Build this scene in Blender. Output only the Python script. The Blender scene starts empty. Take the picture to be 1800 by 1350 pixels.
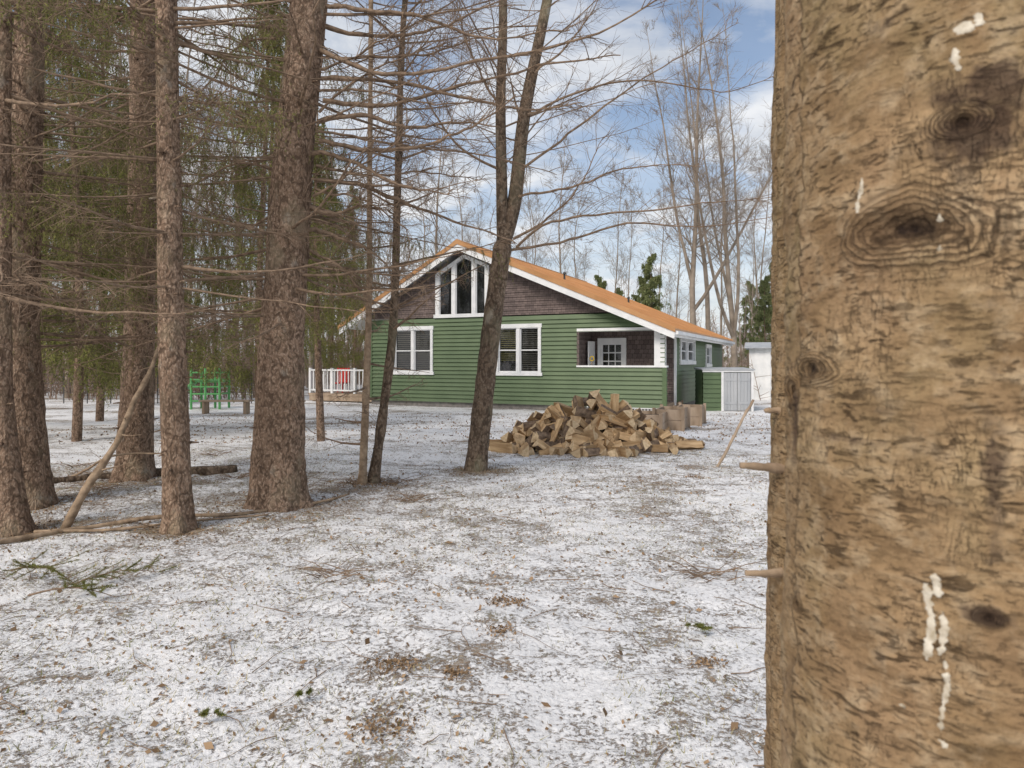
import bpy, math, random
import numpy as np
rng=np.random.default_rng(11)
random.seed(11)
EYE=1.5; HOR=635.0; F=1200.0
def W(u,v,Y): return np.array([(u-900)/F*Y, Y, EYE+(HOR-v)/F*Y])
# ------------------------------------------------------------------ noise
_T=np.random.default_rng(3).random((64,256,256))
def vn(x,y,f,seed=0):
    x=np.asarray(x,float)*f+37.3*seed; y=np.asarray(y,float)*f+11.7*seed
    xi=np.floor(x).astype(int); yi=np.floor(y).astype(int)
    fx=x-xi; fy=y-yi; fx=fx*fx*(3-2*fx); fy=fy*fy*(3-2*fy)
    T=_T[seed%64]; a=T[xi&255,yi&255]; b=T[(xi+1)&255,yi&255]; c=T[xi&255,(yi+1)&255]; d=T[(xi+1)&255,(yi+1)&255]
    return (a*(1-fx)+b*fx)*(1-fy)+(c*(1-fx)+d*fx)*fy-0.5
def sst(a,b,x):
    t=np.clip((np.asarray(x,float)-a)/(b-a),0,1); return t*t*(3-2*t)
def gz(x,y):
    x=np.asarray(x,float); y=np.asarray(y,float)
    h=-0.2*sst(12,21,y)
    near=1-sst(14,30,np.hypot(x,y-5))
    h=h+0.06*vn(x,y,0.35,1)*near
    h=h+near*(0.035*vn(x,y,1.7,2)+0.022*vn(x,y,5,3)+0.016*vn(x,y,14,4))
    h=h+sst(70,300,np.hypot(x,y))*(6*vn(x,y,0.006,5)+1.0)
    return h
# ------------------------------------------------------------------ mesh buffer
class Buf:
    def __init__(s): s.v=[];s.n=0;s.q=[];s.t=[];s.qm=[];s.tm=[]
    def add(s,V,q=None,t=None,m=0):
        V=np.asarray(V,float).reshape(-1,3)
        if q is not None:
            q=np.asarray(q,int).reshape(-1,4)+s.n; s.q.append(q); s.qm.append(np.full(len(q),m))
        if t is not None:
            t=np.asarray(t,int).reshape(-1,3)+s.n; s.t.append(t); s.tm.append(np.full(len(t),m))
        s.v.append(V); s.n+=len(V)
    def box(s,a,b,m=0):
        x0,y0,z0=a;x1,y1,z1=b
        V=[(x0,y0,z0),(x1,y0,z0),(x1,y1,z0),(x0,y1,z0),(x0,y0,z1),(x1,y0,z1),(x1,y1,z1),(x0,y1,z1)]
        s.add(V,q=[(0,3,2,1),(4,5,6,7),(0,1,5,4),(1,2,6,5),(2,3,7,6),(3,0,4,7)],m=m)
    def hexa(s,V,m=0):
        s.add(V,q=[(0,3,2,1),(4,5,6,7),(0,1,5,4),(1,2,6,5),(2,3,7,6),(3,0,4,7)],m=m)
    def fan(s,V,m=0):
        n=len(V); s.add(V,t=[(0,i,i+1) for i in range(1,n-1)],m=m)
    def mesh(s,name,mats,smooth=False):
        V=np.concatenate(s.v) if s.v else np.zeros((0,3))
        q=np.concatenate(s.q) if s.q else np.zeros((0,4),int)
        t=np.concatenate(s.t) if s.t else np.zeros((0,3),int)
        me=bpy.data.meshes.new(name)
        me.vertices.add(len(V)); me.vertices.foreach_set('co',V.ravel().astype(np.float32))
        L=np.concatenate([q.ravel(),t.ravel()]).astype(np.int32)
        me.loops.add(len(L)); me.loops.foreach_set('vertex_index',L)
        np_=len(q)+len(t); me.polygons.add(np_)
        st=np.concatenate([np.arange(len(q))*4, len(q)*4+np.arange(len(t))*3]).astype(np.int32)
        me.polygons.foreach_set('loop_start',st)
        mi=np.concatenate([np.concatenate(s.qm) if s.qm else np.zeros(0,int), np.concatenate(s.tm) if s.tm else np.zeros(0,int)]).astype(np.int32)
        for m in mats: me.materials.append(m)
        me.polygons.foreach_set('material_index',mi)
        me.polygons.foreach_set('use_smooth',np.full(np_,smooth))
        me.update(calc_edges=True); me.validate()
        return me
def link(o): bpy.context.collection.objects.link(o); return o
def obj(name,buf,mats,parent=None,loc=(0,0,0),smooth=False,label=None,category=None,kind=None,group=None,rotz=0):
    me=buf if isinstance(buf,bpy.types.Mesh) else buf.mesh(name,mats,smooth)
    o=bpy.data.objects.new(name,me); o.location=loc; o.rotation_euler=(0,0,rotz); link(o)
    if parent: o.parent=parent
    if label:o["label"]=label
    if category:o["category"]=category
    if kind:o["kind"]=kind
    if group:o["group"]=group
    return o
def empty(name,loc,label,category,group=None,rotz=0):
    o=bpy.data.objects.new(name,None); o.empty_display_size=0.2; o.location=loc; o.rotation_euler=(0,0,rotz); link(o)
    o["label"]=label;o["category"]=category
    if group:o["group"]=group
    return o
def nrm(a): return a/np.maximum(np.linalg.norm(a,axis=-1,keepdims=True),1e-9)
def tube(b,P,R,k=5,m=0,cap=False):
    P=np.asarray(P,float); n=len(P); R=np.asarray(R,float)*np.ones(n)
    T=nrm(np.gradient(P,axis=0)); j=int(np.argmin(np.abs(T).max(axis=0))); ref=np.zeros(3); ref[j]=1
    A=nrm(np.cross(T,ref)); B=np.cross(T,A)
    a=2*np.pi*np.arange(k)/k
    V=P[:,None]+R[:,None,None]*(np.cos(a)[None,:,None]*A[:,None]+np.sin(a)[None,:,None]*B[:,None])
    i=np.arange(n-1)[:,None]*k; c=np.arange(k)[None]; d=(c+1)%k
    Q=np.stack([i+c,i+d,i+k+d,i+k+c],-1).reshape(-1,4)
    V=V.reshape(-1,3)
    if cap:
        V=np.concatenate([V,P[:1],P[-1:]]); c=np.arange(k); d=(c+1)%k; e=n*k
        t=np.concatenate([np.stack([d,c,np.full(k,e)],-1),np.stack([(n-1)*k+c,(n-1)*k+d,np.full(k,e+1)],-1)])
        b.add(V,q=Q,t=t,m=m)
    else: b.add(V,q=Q,m=m)
def smoothpath(pts,n):
    pts=np.asarray(pts,float); s=np.r_[0,np.cumsum(np.linalg.norm(np.diff(pts,axis=0),axis=1))]
    t=np.linspace(0,s[-1],n); out=np.zeros((n,pts.shape[1]))
    for k in range(n):
        i=min(np.searchsorted(s,t[k],side='right')-1,len(pts)-2); i=max(i,0)
        u=(t[k]-s[i])/(s[i+1]-s[i]+1e-9)
        p0=pts[max(i-1,0)];p1=pts[i];p2=pts[i+1];p3=pts[min(i+2,len(pts)-1)]
        out[k]=0.5*((2*p1)+(-p0+p2)*u+(2*p0-5*p1+4*p2-p3)*u*u+(-p0+3*p1-3*p2+p3)*u**3)
    return out
# ------------------------------------------------------------------ materials
def newmat(name):
    m=bpy.data.materials.new(name); m.use_nodes=True; nt=m.node_tree; nt.nodes.clear()
    o=nt.nodes.new('ShaderNodeOutputMaterial'); p=nt.nodes.new('ShaderNodeBsdfPrincipled')
    nt.links.new(p.outputs[0],o.inputs[0]); return m,nt,p
def N(nt,t,**kw):
    n=nt.nodes.new(t)
    for k,v in kw.items(): setattr(n,k,v)
    return n
def setin(nt,sock,val):
    if isinstance(val,bpy.types.NodeSocket): nt.links.new(val,sock)
    else: sock.default_value=val
def mth(nt,op,a,b=0.0,c=None,clamp=False):
    n=N(nt,'ShaderNodeMath',operation=op,use_clamp=clamp); setin(nt,n.inputs[0],a); setin(nt,n.inputs[1],b)
    if c is not None: setin(nt,n.inputs[2],c)
    return n.outputs[0]
def mrange(nt,x,a,b,c=0.0,d=1.0):
    n=N(nt,'ShaderNodeMapRange'); n.clamp=True
    for i,v in enumerate((x,a,b,c,d)): setin(nt,n.inputs[i],v)
    return n.outputs[0]
def col(c): return (c[0],c[1],c[2],1)
def mix(nt,f,a,b):
    n=N(nt,'ShaderNodeMix',data_type='RGBA'); setin(nt,n.inputs[0],f)
    setin(nt,n.inputs[6],a if isinstance(a,bpy.types.NodeSocket) else col(a)); setin(nt,n.inputs[7],b if isinstance(b,bpy.types.NodeSocket) else col(b))
    return n.outputs[2]
def noise(nt,vec,scale,detail=4,rough=.55,dist=0.0):
    n=N(nt,'ShaderNodeTexNoise'); n.inputs['Scale'].default_value=scale; n.inputs['Detail'].default_value=detail
    n.inputs['Roughness'].default_value=rough; n.inputs['Distortion'].default_value=dist
    nt.links.new(vec,n.inputs['Vector']); return n.outputs[0]
def mapping(nt,vec,scale):
    n=N(nt,'ShaderNodeMapping'); n.inputs['Scale'].default_value=scale; nt.links.new(vec,n.inputs[0]); return n.outputs[0]
def bump(nt,h,strength,dist,p,prev=None):
    n=N(nt,'ShaderNodeBump'); n.inputs['Strength'].default_value=strength; n.inputs['Distance'].default_value=dist
    nt.links.new(h,n.inputs['Height'])
    if prev: nt.links.new(prev,n.inputs['Normal'])
    nt.links.new(n.outputs[0],p.inputs['Normal']); return n.outputs[0]
def simple(name,c1,c2,scale=8,rough=.7,bs=.2,bd=.01,stretch=(1,1,1),metal=0,lo=.35,hi=.65,spec=.3,rnd=0):
    m,nt,p=newmat(name); tc=N(nt,'ShaderNodeTexCoord').outputs['Object']
    v=mapping(nt,tc,stretch); n1=noise(nt,v,scale,5); f=mrange(nt,n1,lo,hi); c=mix(nt,f,c1,c2)
    if rnd:
        oi=N(nt,'ShaderNodeObjectInfo').outputs['Random']; c=mix(nt,mth(nt,'MULTIPLY',oi,rnd),c,tuple(q*.38 for q in c1))
    setin(nt,p.inputs['Base Color'],c); p.inputs['Roughness'].default_value=rough; p.inputs['Metallic'].default_value=metal
    p.inputs['Specular IOR Level'].default_value=spec
    if bs: bump(nt,noise(nt,v,scale*3,4),bs,bd,p)
    return m
def bark_mat(name,dark,mid,light,lichen,s=1.0):
    m,nt,p=newmat(name); tc=N(nt,'ShaderNodeTexCoord').outputs['Object']
    v=mapping(nt,tc,(s,s,s*.6))
    vo=N(nt,'ShaderNodeTexVoronoi',feature='F1'); vo.inputs['Scale'].default_value=34
    dn=N(nt,'ShaderNodeTexNoise'); dn.inputs['Scale'].default_value=12; nt.links.new(v,dn.inputs['Vector'])
    mx=N(nt,'ShaderNodeMix',data_type='VECTOR'); mx.inputs[0].default_value=.12; nt.links.new(v,mx.inputs[4]); nt.links.new(dn.outputs['Color'],mx.inputs[5])
    nt.links.new(mx.outputs[1],vo.inputs['Vector'])
    n1=noise(nt,v,9,6,.6); n2=noise(nt,v,55,5,.65); n3=noise(nt,v,3.2,4)
    c=mix(nt,mrange(nt,n1,.35,.68),dark,mid); c=mix(nt,mrange(nt,n2,.48,.70),c,light)
    c=mix(nt,mrange(nt,vo.outputs['Distance'],.42,.75,0,.75),c,tuple(x*.35 for x in dark))
    c=mix(nt,mrange(nt,n3,.54,.68,0,.6),c,lichen)
    c=mix(nt,mrange(nt,noise(nt,v,6.5,5,.6),.62,.72,0,.5),c,(.42,.38,.32))
    c=mix(nt,mrange(nt,noise(nt,v,2.1,3,.5),.40,.56,.35,0),c,tuple(x*.6 for x in dark))
    setin(nt,p.inputs['Base Color'],c); p.inputs['Roughness'].default_value=.9; p.inputs['Specular IOR Level'].default_value=.15
    h=mth(nt,'SUBTRACT',n2,mth(nt,'MULTIPLY',vo.outputs['Distance'],1.2)); bump(nt,h,.9,.015,p)
    return m
M={}
M['spruce']=bark_mat('spruce_bark',(.18,.118,.08),(.36,.245,.17),(.56,.42,.31),(.29,.235,.155))
M['smooth']=bark_mat('grey_brown_bark',(.12,.085,.06),(.23,.165,.115),(.34,.27,.20),(.25,.23,.15),.7)
M['twig']=simple('dead_branch_bark',(.145,.10,.068),(.31,.22,.15),14,.9,.3)
M['deadwood']=simple('weathered_branch_bark',(.20,.14,.09),(.42,.31,.21),14,.9,.3)
M['far']=simple('bare_tree_bark',(.19,.155,.12),(.36,.30,.24),1.2,.9,0)
M['farw']=simple('woodland_bark',(.22,.18,.15),(.38,.32,.27),.3,.95,0)
M['brush']=simple('brush_stems',(.14,.095,.07),(.30,.22,.165),.5,.95,0)
def foliage(name,c1,c2):
    m,nt,p=newmat(name); g=N(nt,'ShaderNodeNewGeometry'); tc=N(nt,'ShaderNodeTexCoord').outputs['Object']
    r=g.outputs['Random Per Island']; f=mth(nt,'ADD',mth(nt,'MULTIPLY',r,.5),mth(nt,'MULTIPLY',noise(nt,tc,1.3,3),.5))
    setin(nt,p.inputs['Base Color'],mix(nt,mrange(nt,f,.25,.75),c1,c2)); p.inputs['Roughness'].default_value=.75; p.inputs['Specular IOR Level'].default_value=.2
    return m
M['needle']=foliage('spruce_needles',(.075,.092,.022),(.26,.26,.07))
M['needle2']=foliage('pine_needles',(.12,.15,.06),(.27,.30,.13))
M['leaf']=foliage('dead_leaves',(.12,.075,.04),(.40,.27,.16))
M['grass']=foliage('winter_grass',(.15,.16,.06),(.50,.42,.25))
M['green']=simple('green_vinyl_siding',(.098,.145,.072),(.122,.175,.088),1.5,.5,.08,.003,(1,1,1))
M['white']=simple('white_painted_trim',(.70,.71,.71),(.82,.82,.81),3,.5,.05,.002)
M['roof']=simple('copper_brown_metal',(.42,.215,.09),(.54,.29,.13),1.2,.4,.05,.002,metal=.1)
M['roomdark']=simple('dark_interior',(.012,.014,.018),(.03,.03,.035),2,.4,0)  # near-black colour stands in for the unlit rooms behind the glass
M['blind']=simple('window_blind',(.20,.19,.165),(.29,.27,.24),2,.6,0)
M['tan']=simple('yellow_blind',(.34,.31,.13),(.42,.38,.18),2,.6,0)
M['found']=simple('concrete_foundation',(.16,.15,.14),(.28,.26,.24),6,.9,.3)
M['greydoor']=simple('grey_painted_wood',(.36,.38,.40),(.46,.47,.48),3,.6,.1,.003,(1,1,.2))
M['plank']=simple('weathered_planks',(.26,.19,.13),(.44,.34,.25),5,.85,.3,.005,(1,1,.3))
M['split']=simple('split_wood_face',(.38,.235,.115),(.78,.56,.32),5,.8,.7,.008,(.5,3,3),lo=.32,hi=.66,rnd=.75)
M['splitend']=simple('cut_wood_end',(.52,.37,.21),(.80,.62,.40),16,.85,.5,.004,rnd=.4)
M['wbark']=simple('firewood_bark',(.09,.062,.043),(.26,.185,.125),12,.9,.8,.01)
M['yellow']=simple('yellow_plastic',(.65,.42,.02),(.72,.5,.04),4,.4,0)
M['red']=simple('red_plastic',(.45,.03,.025),(.55,.05,.03),4,.4,0)
M['plastgreen']=simple('green_plastic',(.09,.30,.10),(.12,.36,.13),4,.4,0)
M['wire']=simple('dark_steel',(.05,.05,.05),(.09,.09,.085),9,.5,0,metal=.5)
M['soil']=simple('dark_soil',(.05,.035,.025),(.12,.09,.06),20,.95,.5)
M['resin']=simple('dried_resin',(.40,.33,.23),(.68,.62,.51),90,.55,.6,.002)
M['road']=simple('grey_road',(.32,.31,.30),(.5,.5,.5),1.5,.9,.1)
def shingle():
    m,nt,p=newmat('brown_shingles'); tc=N(nt,'ShaderNodeTexCoord').outputs['Object']
    sx=N(nt,'ShaderNodeSeparateXYZ'); nt.links.new(tc,sx.inputs[0])
    cb=N(nt,'ShaderNodeCombineXYZ'); nt.links.new(mth(nt,'ADD',sx.outputs[0],sx.outputs[1]),cb.inputs[0]); nt.links.new(sx.outputs[2],cb.inputs[1])
    b=N(nt,'ShaderNodeTexBrick'); b.inputs['Scale'].default_value=1; b.inputs['Brick Width'].default_value=.16; b.inputs['Row Height'].default_value=.16
    b.inputs['Mortar Size'].default_value=.008; b.inputs['Color1'].default_value=(.10,.075,.068,1); b.inputs['Color2'].default_value=(.20,.15,.135,1); b.inputs['Mortar'].default_value=(.03,.022,.018,1)
    nt.links.new(cb.outputs[0],b.inputs['Vector']); setin(nt,p.inputs['Base Color'],mix(nt,mth(nt,'MULTIPLY',noise(nt,tc,6,4),.4),b.outputs[0],(.16,.125,.115))); p.inputs['Roughness'].default_value=.85
    bump(nt,noise(nt,mapping(nt,tc,(1,1,.15)),60,3),.4,.004,p); return m
M['shingle']=shingle()
def glassm():
    m=bpy.data.materials.new('window_glass'); m.use_nodes=True; nt=m.node_tree; nt.nodes.clear()
    o=N(nt,'ShaderNodeOutputMaterial'); mx=N(nt,'ShaderNodeMixShader'); t=N(nt,'ShaderNodeBsdfTransparent'); g=N(nt,'ShaderNodeBsdfGlossy'); g.inputs['Roughness'].default_value=.03
    t.inputs[0].default_value=(.85,.88,.88,1); fr=N(nt,'ShaderNodeFresnel'); fr.inputs[0].default_value=1.5
    nt.links.new(mth(nt,'ADD',fr.outputs[0],.04),mx.inputs[0]); nt.links.new(t.outputs[0],mx.inputs[1]); nt.links.new(g.outputs[0],mx.inputs[2]); nt.links.new(mx.outputs[0],o.inputs[0]); return m
M['glass']=glassm()
def groundm():
    m,nt,p=newmat('snow_dusted_ground'); g=N(nt,'ShaderNodeNewGeometry').outputs['Position']
    sx=N(nt,'ShaderNodeSeparateXYZ'); nt.links.new(g,sx.inputs[0]); bare_=N(nt,'ShaderNodeAttribute',attribute_name='bare').outputs['Fac']
    nA=noise(nt,g,.9,4,.55); nB=noise(nt,g,5,6,.62); nC=noise(nt,g,36,5,.7,.6); nD=noise(nt,mapping(nt,g,(1,1.8,1)),120,3,.6); nE=noise(nt,mapping(nt,g,(.6,1.6,1)),1.6,3,.5)
    s=mth(nt,'ADD',mth(nt,'MULTIPLY',nA,.5),mth(nt,'ADD',mth(nt,'MULTIPLY',nB,.62),mth(nt,'ADD',mth(nt,'MULTIPLY',nC,1.15),mth(nt,'MULTIPLY',nD,.55))))
    s=mth(nt,'ADD',s,mth(nt,'MULTIPLY',mth(nt,'SUBTRACT',nE,.5),.35))
    yard=mrange(nt,sx.outputs[1],9,16,0,.035); s=mth(nt,'ADD',s,yard); s=mth(nt,'SUBTRACT',s,mth(nt,'MULTIPLY',mrange(nt,sx.outputs[1],11,16,0,1),mrange(nt,noise(nt,mapping(nt,g,(.25,.8,1)),.9,4,.55),.5,.62,0,.16)))
    s=mth(nt,'SUBTRACT',s,mth(nt,'MULTIPLY',bare_,.22))
    f=mrange(nt,s,1.235,1.365)
    n5=noise(nt,g,16,5); n6=noise(nt,g,60,3)
    lit=mix(nt,mrange(nt,n5,.35,.65),(.17,.12,.085),(.38,.295,.215)); lit=mix(nt,mrange(nt,n6,.5,.7),lit,(.52,.44,.34)); lit=mix(nt,mrange(nt,noise(nt,g,4,3),.57,.70,0,.45),lit,(.20,.20,.11))
    sn=mix(nt,mrange(nt,nC,.35,.6),(.76,.75,.745),(.90,.895,.89))
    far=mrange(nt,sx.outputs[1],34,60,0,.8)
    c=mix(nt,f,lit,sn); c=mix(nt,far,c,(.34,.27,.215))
    setin(nt,p.inputs['Base Color'],c); p.inputs['Roughness'].default_value=.8; p.inputs['Specular IOR Level'].default_value=.2
    h=mth(nt,'ADD',mth(nt,'MULTIPLY',f,1.0),mth(nt,'MULTIPLY',nC,1.8)); bump(nt,h,.8,.011,p); return m
M['ground']=groundm()
# ------------------------------------------------------------------ ground
def graded(lo,hi,d0,d1,step,far,growth):
    a=list(np.arange(d0,d1,step)); s=step; x=d1
    while x<hi: a.append(x); s=min(s*growth,far); x+=s
    a.append(hi); s=step; x=d0-step; pre=[]
    while x>lo: pre.append(x); s=min(s*growth,far); x-=s
    pre.append(lo); return np.array(pre[::-1]+a)
gx=graded(-1500,1500,-5.5,5.5,.035,90,1.09); gy=graded(-300,2500,1.8,9.0,.035,90,1.05)
X,Y=np.meshgrid(gx,gy,indexing='ij'); Z=gz(X,Y)
nx,ny=X.shape; b=Buf(); i=np.arange(nx-1)[:,None]*ny+np.arange(ny-1)[None]
b.add(np.stack([X,Y,Z],-1).reshape(-1,3),q=np.stack([i,i+ny,i+ny+1,i+1],-1).reshape(-1,4))
BASES=[(-4.45,6.1,.5),(-5.1,7.2,.8),(-4.87,8.8,.8),(-3.03,6.2,.45),(-2.46,7.2,.85),(-1.85,8.4,.35),(-1.7,8.5,.35),(-.5,9.4,.5),(1.36,12,1.7),(2.5,9.5,.25)]
bare=.45*np.exp(-(((X+3.1)/3.2)**2+((Y-7.9)/1.5)**2))
for bx_,by_,br_ in BASES: bare=np.maximum(bare,1.0*np.exp(-(((X-bx_)/br_)**2+((Y-by_)/(br_*.8))**2)))
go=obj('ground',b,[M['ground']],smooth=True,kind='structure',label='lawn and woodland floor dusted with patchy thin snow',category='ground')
a=go.data.attributes.new('bare','FLOAT','POINT'); a.data.foreach_set('value',bare.ravel().astype(np.float32))
b=Buf(); xs=np.linspace(-60,-9,60); ye=40+0.05*(xs+9)
V=np.concatenate([np.stack([xs,ye,gz(xs,ye)+.05],-1),np.stack([xs,ye+5,gz(xs,ye+5)+.05],-1)]); n=len(xs)
b.add(V,q=[(k,k+1,n+k+1,n+k) for k in range(n-1)]); obj('road',b,[M['road']],kind='structure',label='pale grey road beyond the yard',category='road')
def quads_scatter(b,Pn,size,flat=.35,aspect=.6):
    n=len(Pn); a=nrm(np.c_[rng.normal(size=(n,2)),rng.normal(size=n)*flat]); c=nrm(np.cross(a,np.c_[rng.normal(size=(n,2))*flat,np.ones(n)]))
    s=size[:,None]; V=np.stack([Pn-a*s,Pn-c*s*aspect,Pn+a*s,Pn+c*s*aspect],1); V[:,1,2]+=size*.4*rng.random(n)
    b.add(V.reshape(-1,3),q=np.arange(n*4).reshape(-1,4))
def gp(n,x0,x1,y0,y1,pw=1.6):
    y=y0+(y1-y0)*rng.random(n)**pw; x=(x0+(x1-x0)*rng.random(n)); return x,y
b=Buf(); n=32000; x,y=gp(n,-7.5,5.5,1.9,13,1.2); keep=vn(x,y,1.3,9)+.6*vn(x,y,6,10)+.25*rng.random(n)>.04
x=x[keep];y=y[keep]; P=np.c_[x,y,gz(x,y)+.006]; quads_scatter(b,P,rng.uniform(.005,.015,len(x)))
n=1300; x,y=gp(n,-7.5,5.5,2,13,1.1); P=np.c_[x,y,gz(x,y)+.01]; quads_scatter(b,P,rng.uniform(.012,.028,n),.5)
n=5000; x,y=gp(n,-10,8,12.5,22,1.0); P=np.c_[x,y,gz(x,y)+.012]; quads_scatter(b,P,rng.uniform(.012,.035,n),.6)
for bx_,by_,br_ in BASES[:8]:
    nn=int(900*br_); x=bx_+rng.normal(size=nn)*br_*.6; y=by_+rng.normal(size=nn)*br_*.5; quads_scatter(b,np.c_[x,y,gz(x,y)+.008],rng.uniform(.006,.018,nn),.5)
for (u,v,s_,nn) in ((690,1182,.07,260),(800,1200,.04,90),(668,1290,.08,260),(880,1118,.06,160),(895,1063,.07,200),(1240,1160,.05,120),(1225,840,.1,200)):
    Yq=EYE*F/(v-HOR); xq=(u-900)/F*Yq; x=xq+rng.normal(size=nn)*s_; y=Yq+rng.normal(size=nn)*s_*.8; quads_scatter(b,np.c_[x,y,gz(x,y)+.008],rng.uniform(.005,.014,nn),.6)
obj('leaf_litter',b,[M['leaf']],kind='stuff',label='small brown fallen leaves scattered on the snow',category='leaves')
b=Buf(); n=110000; x,y=gp(n,-7,5.5,1.9,12,1.3); keep=vn(x,y,1.0,12)+.8*vn(x,y,4,13)+.35*rng.random(n)>.10; x=x[keep];y=y[keep]; n=len(x)
z=gz(x,y)-.003; hgt=rng.uniform(.008,.035,n); lean=rng.normal(size=(n,2))*.9; wdt=rng.normal(size=(n,2))*.0016
V=np.stack([np.c_[x-wdt[:,0],y-wdt[:,1],z],np.c_[x+wdt[:,0],y+wdt[:,1],z],np.c_[x+lean[:,0]*hgt,y+lean[:,1]*hgt,z+hgt]],1)
b.add(V.reshape(-1,3),t=np.arange(n*3).reshape(-1,3)); obj('grass',b,[M['grass']],kind='stuff',label='sparse winter grass blades poking through snow',category='grass')
b=Buf()
for k in range(420):
    y=rng.uniform(2.2,10); x=rng.uniform(-.85,.45)*y; L=rng.uniform(.05,.4); a=rng.uniform(0,6.28); t=np.linspace(0,1,5)
    px=x+np.cos(a)*L*t+.02*np.sin(5*t+a); py=y+np.sin(a)*L*t; tube(b,np.c_[px,py,gz(px,py)+.008],rng.uniform(.0012,.0035)*(1-.6*t),4)
obj('fallen_twigs',b,[M['twig']],kind='stuff',smooth=True,label='thin fallen twigs lying on the snow',category='twigs')
# ------------------------------------------------------------------ needles
def needles(b,P,D,ln,w,spread=.8):
    n=len(P); d=nrm(D+rng.normal(size=(n,3))*spread); s=nrm(np.cross(d,rng.normal(size=(n,3))))*w
    L=ln*rng.uniform(.6,1.3,n)[:,None]; V=np.stack([P-s,P+s,P+d*L],1); b.add(V.reshape(-1,3),t=np.arange(3*n).reshape(-1,3))
def hang(bt,bn,p,L,nl,nw,cnt,thick=.0025):
    t=np.linspace(0,1,4); d=rng.normal(size=2)*.3; P=np.c_[p[0]+d[0]*L*t,p[1]+d[1]*L*t,p[2]-L*t**1.1]
    if bt is not None: tube(bt,P,thick*(1-.7*t),3)
    tt=rng.random(cnt); Q=np.c_[p[0]+d[0]*L*tt,p[1]+d[1]*L*tt,p[2]-L*tt**1.1]; needles(bn,Q,np.tile([0,0,-.7],(cnt,1)),nl,nw,.75)
def limb(bt,bn,p0,az,L,r,green=0.,droop=.1,rise=.12,nl=.032,nw=.0034,subs=9,cnt=20,hangL=.38,sides=5):
    t=np.linspace(0,1,9); wob=np.cumsum(rng.normal(size=9))*.02*L; wz=np.cumsum(rng.normal(size=9))*.012*L
    dx,dy=math.cos(az),math.sin(az)
    P=np.c_[p0[0]+dx*L*t-dy*wob*t,p0[1]+dy*L*t+dx*wob*t,p0[2]-droop*L*t*(1)+rise*L*t*t+wz*t]
    tube(bt,P,r*(1-t*.88)+.0012,sides)
    for k in range(subs):
        f=rng.uniform(.2,1); q=np.array([np.interp(f,t,P[:,j]) for j in range(3)])
        a2=az+rng.choice([-1,1])*rng.uniform(.5,1.25); l2=L*rng.uniform(.10,.30)*(1.15-f*.6); s=np.linspace(0,1,5)
        dr=rng.uniform(-.1,.6)
        S=np.c_[q[0]+math.cos(a2)*l2*s,q[1]+math.sin(a2)*l2*s,q[2]-dr*l2*s**1.4+rng.normal()*.03*s]
        tube(bt,S,(r*.32*(1-f*.5))*(1-s*.8)+.0008,3)
        if rng.random()<green:
            for j in range(5):
                g=rng.uniform(.1,1); h=np.array([np.interp(g,s,S[:,i]) for i in range(3)]); hang(bt,bn,h,hangL*rng.uniform(.4,1.2),nl,nw,cnt)
        elif rng.random()<.6:
            for j in range(3):
                g=rng.uniform(.3,1); h=np.array([np.interp(g,s,S[:,i]) for i in range(3)]); e=h+np.r_[rng.normal(size=2)*.12,-rng.uniform(.03,.25)]*min(1,L/2)
                tube(bt,[h,(h+e)/2+rng.normal(size=3)*.01,e],[.0022,.0016,.0008],3)
    return P
def trunkmesh(b,zs,cx,cy,rr,k=26,step=.05,flare=.35,seed=1,knots=1.0,bottom=-.15):
    top=zs[-1]; z=np.arange(bottom,top,step); r=np.interp(z,zs,rr); X=np.interp(z,zs,cx); Y=np.interp(z,zs,cy)
    kk=np.ones(9)/9
    pad=lambda a: np.convolve(np.r_[np.full(4,a[0]),a,np.full(4,a[-1])],kk,'valid')
    X=pad(X);Y=pad(Y)
    th=2*np.pi*np.arange(k)/k; TH,ZZ=np.meshgrid(th,z)
    rad=r[:,None]*(1+.10*(vn(np.cos(TH)*1.5+seed,np.sin(TH)*1.5+ZZ*1.3,1,seed)+.8*vn(np.cos(TH)*4+ZZ*2,np.sin(TH)*4+ZZ*7,1,seed+3)+.5*vn(np.cos(TH)*9,np.sin(TH)*9+ZZ*20,1,seed+5)))
    rad+=r[0]*flare*np.exp(-np.maximum(ZZ,0)/.11)*(1+.55*np.cos(5*TH+seed)+.3*np.cos(3*TH+2*seed))
    V=np.stack([X[:,None]+rad*np.cos(TH),Y[:,None]+rad*np.sin(TH),ZZ],-1).reshape(-1,3); n=len(z)
    i=np.arange(n-1)[:,None]*k; c=np.arange(k)[None]; d=(c+1)%k
    b.add(V,q=np.stack([i+c,i+d,i+k+d,i+k+c],-1).reshape(-1,4))
    for q in range(int(knots*top*9)):
        zz=rng.uniform(.35,top*.98); a=rng.uniform(0,6.28); rr_=np.interp(zz,zs,rr); x=np.interp(zz,zs,cx);y=np.interp(zz,zs,cy); L=rng.uniform(.02,.09)
        p=np.array([x+math.cos(a)*rr_*.85,y+math.sin(a)*rr_*.85,zz]); e=p+np.array([math.cos(a),math.sin(a),rng.uniform(-.3,.2)])*(L+rr_*.15)
        tube(b,[p,e],[rng.uniform(.008,.02),.006],5,cap=True)
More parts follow.
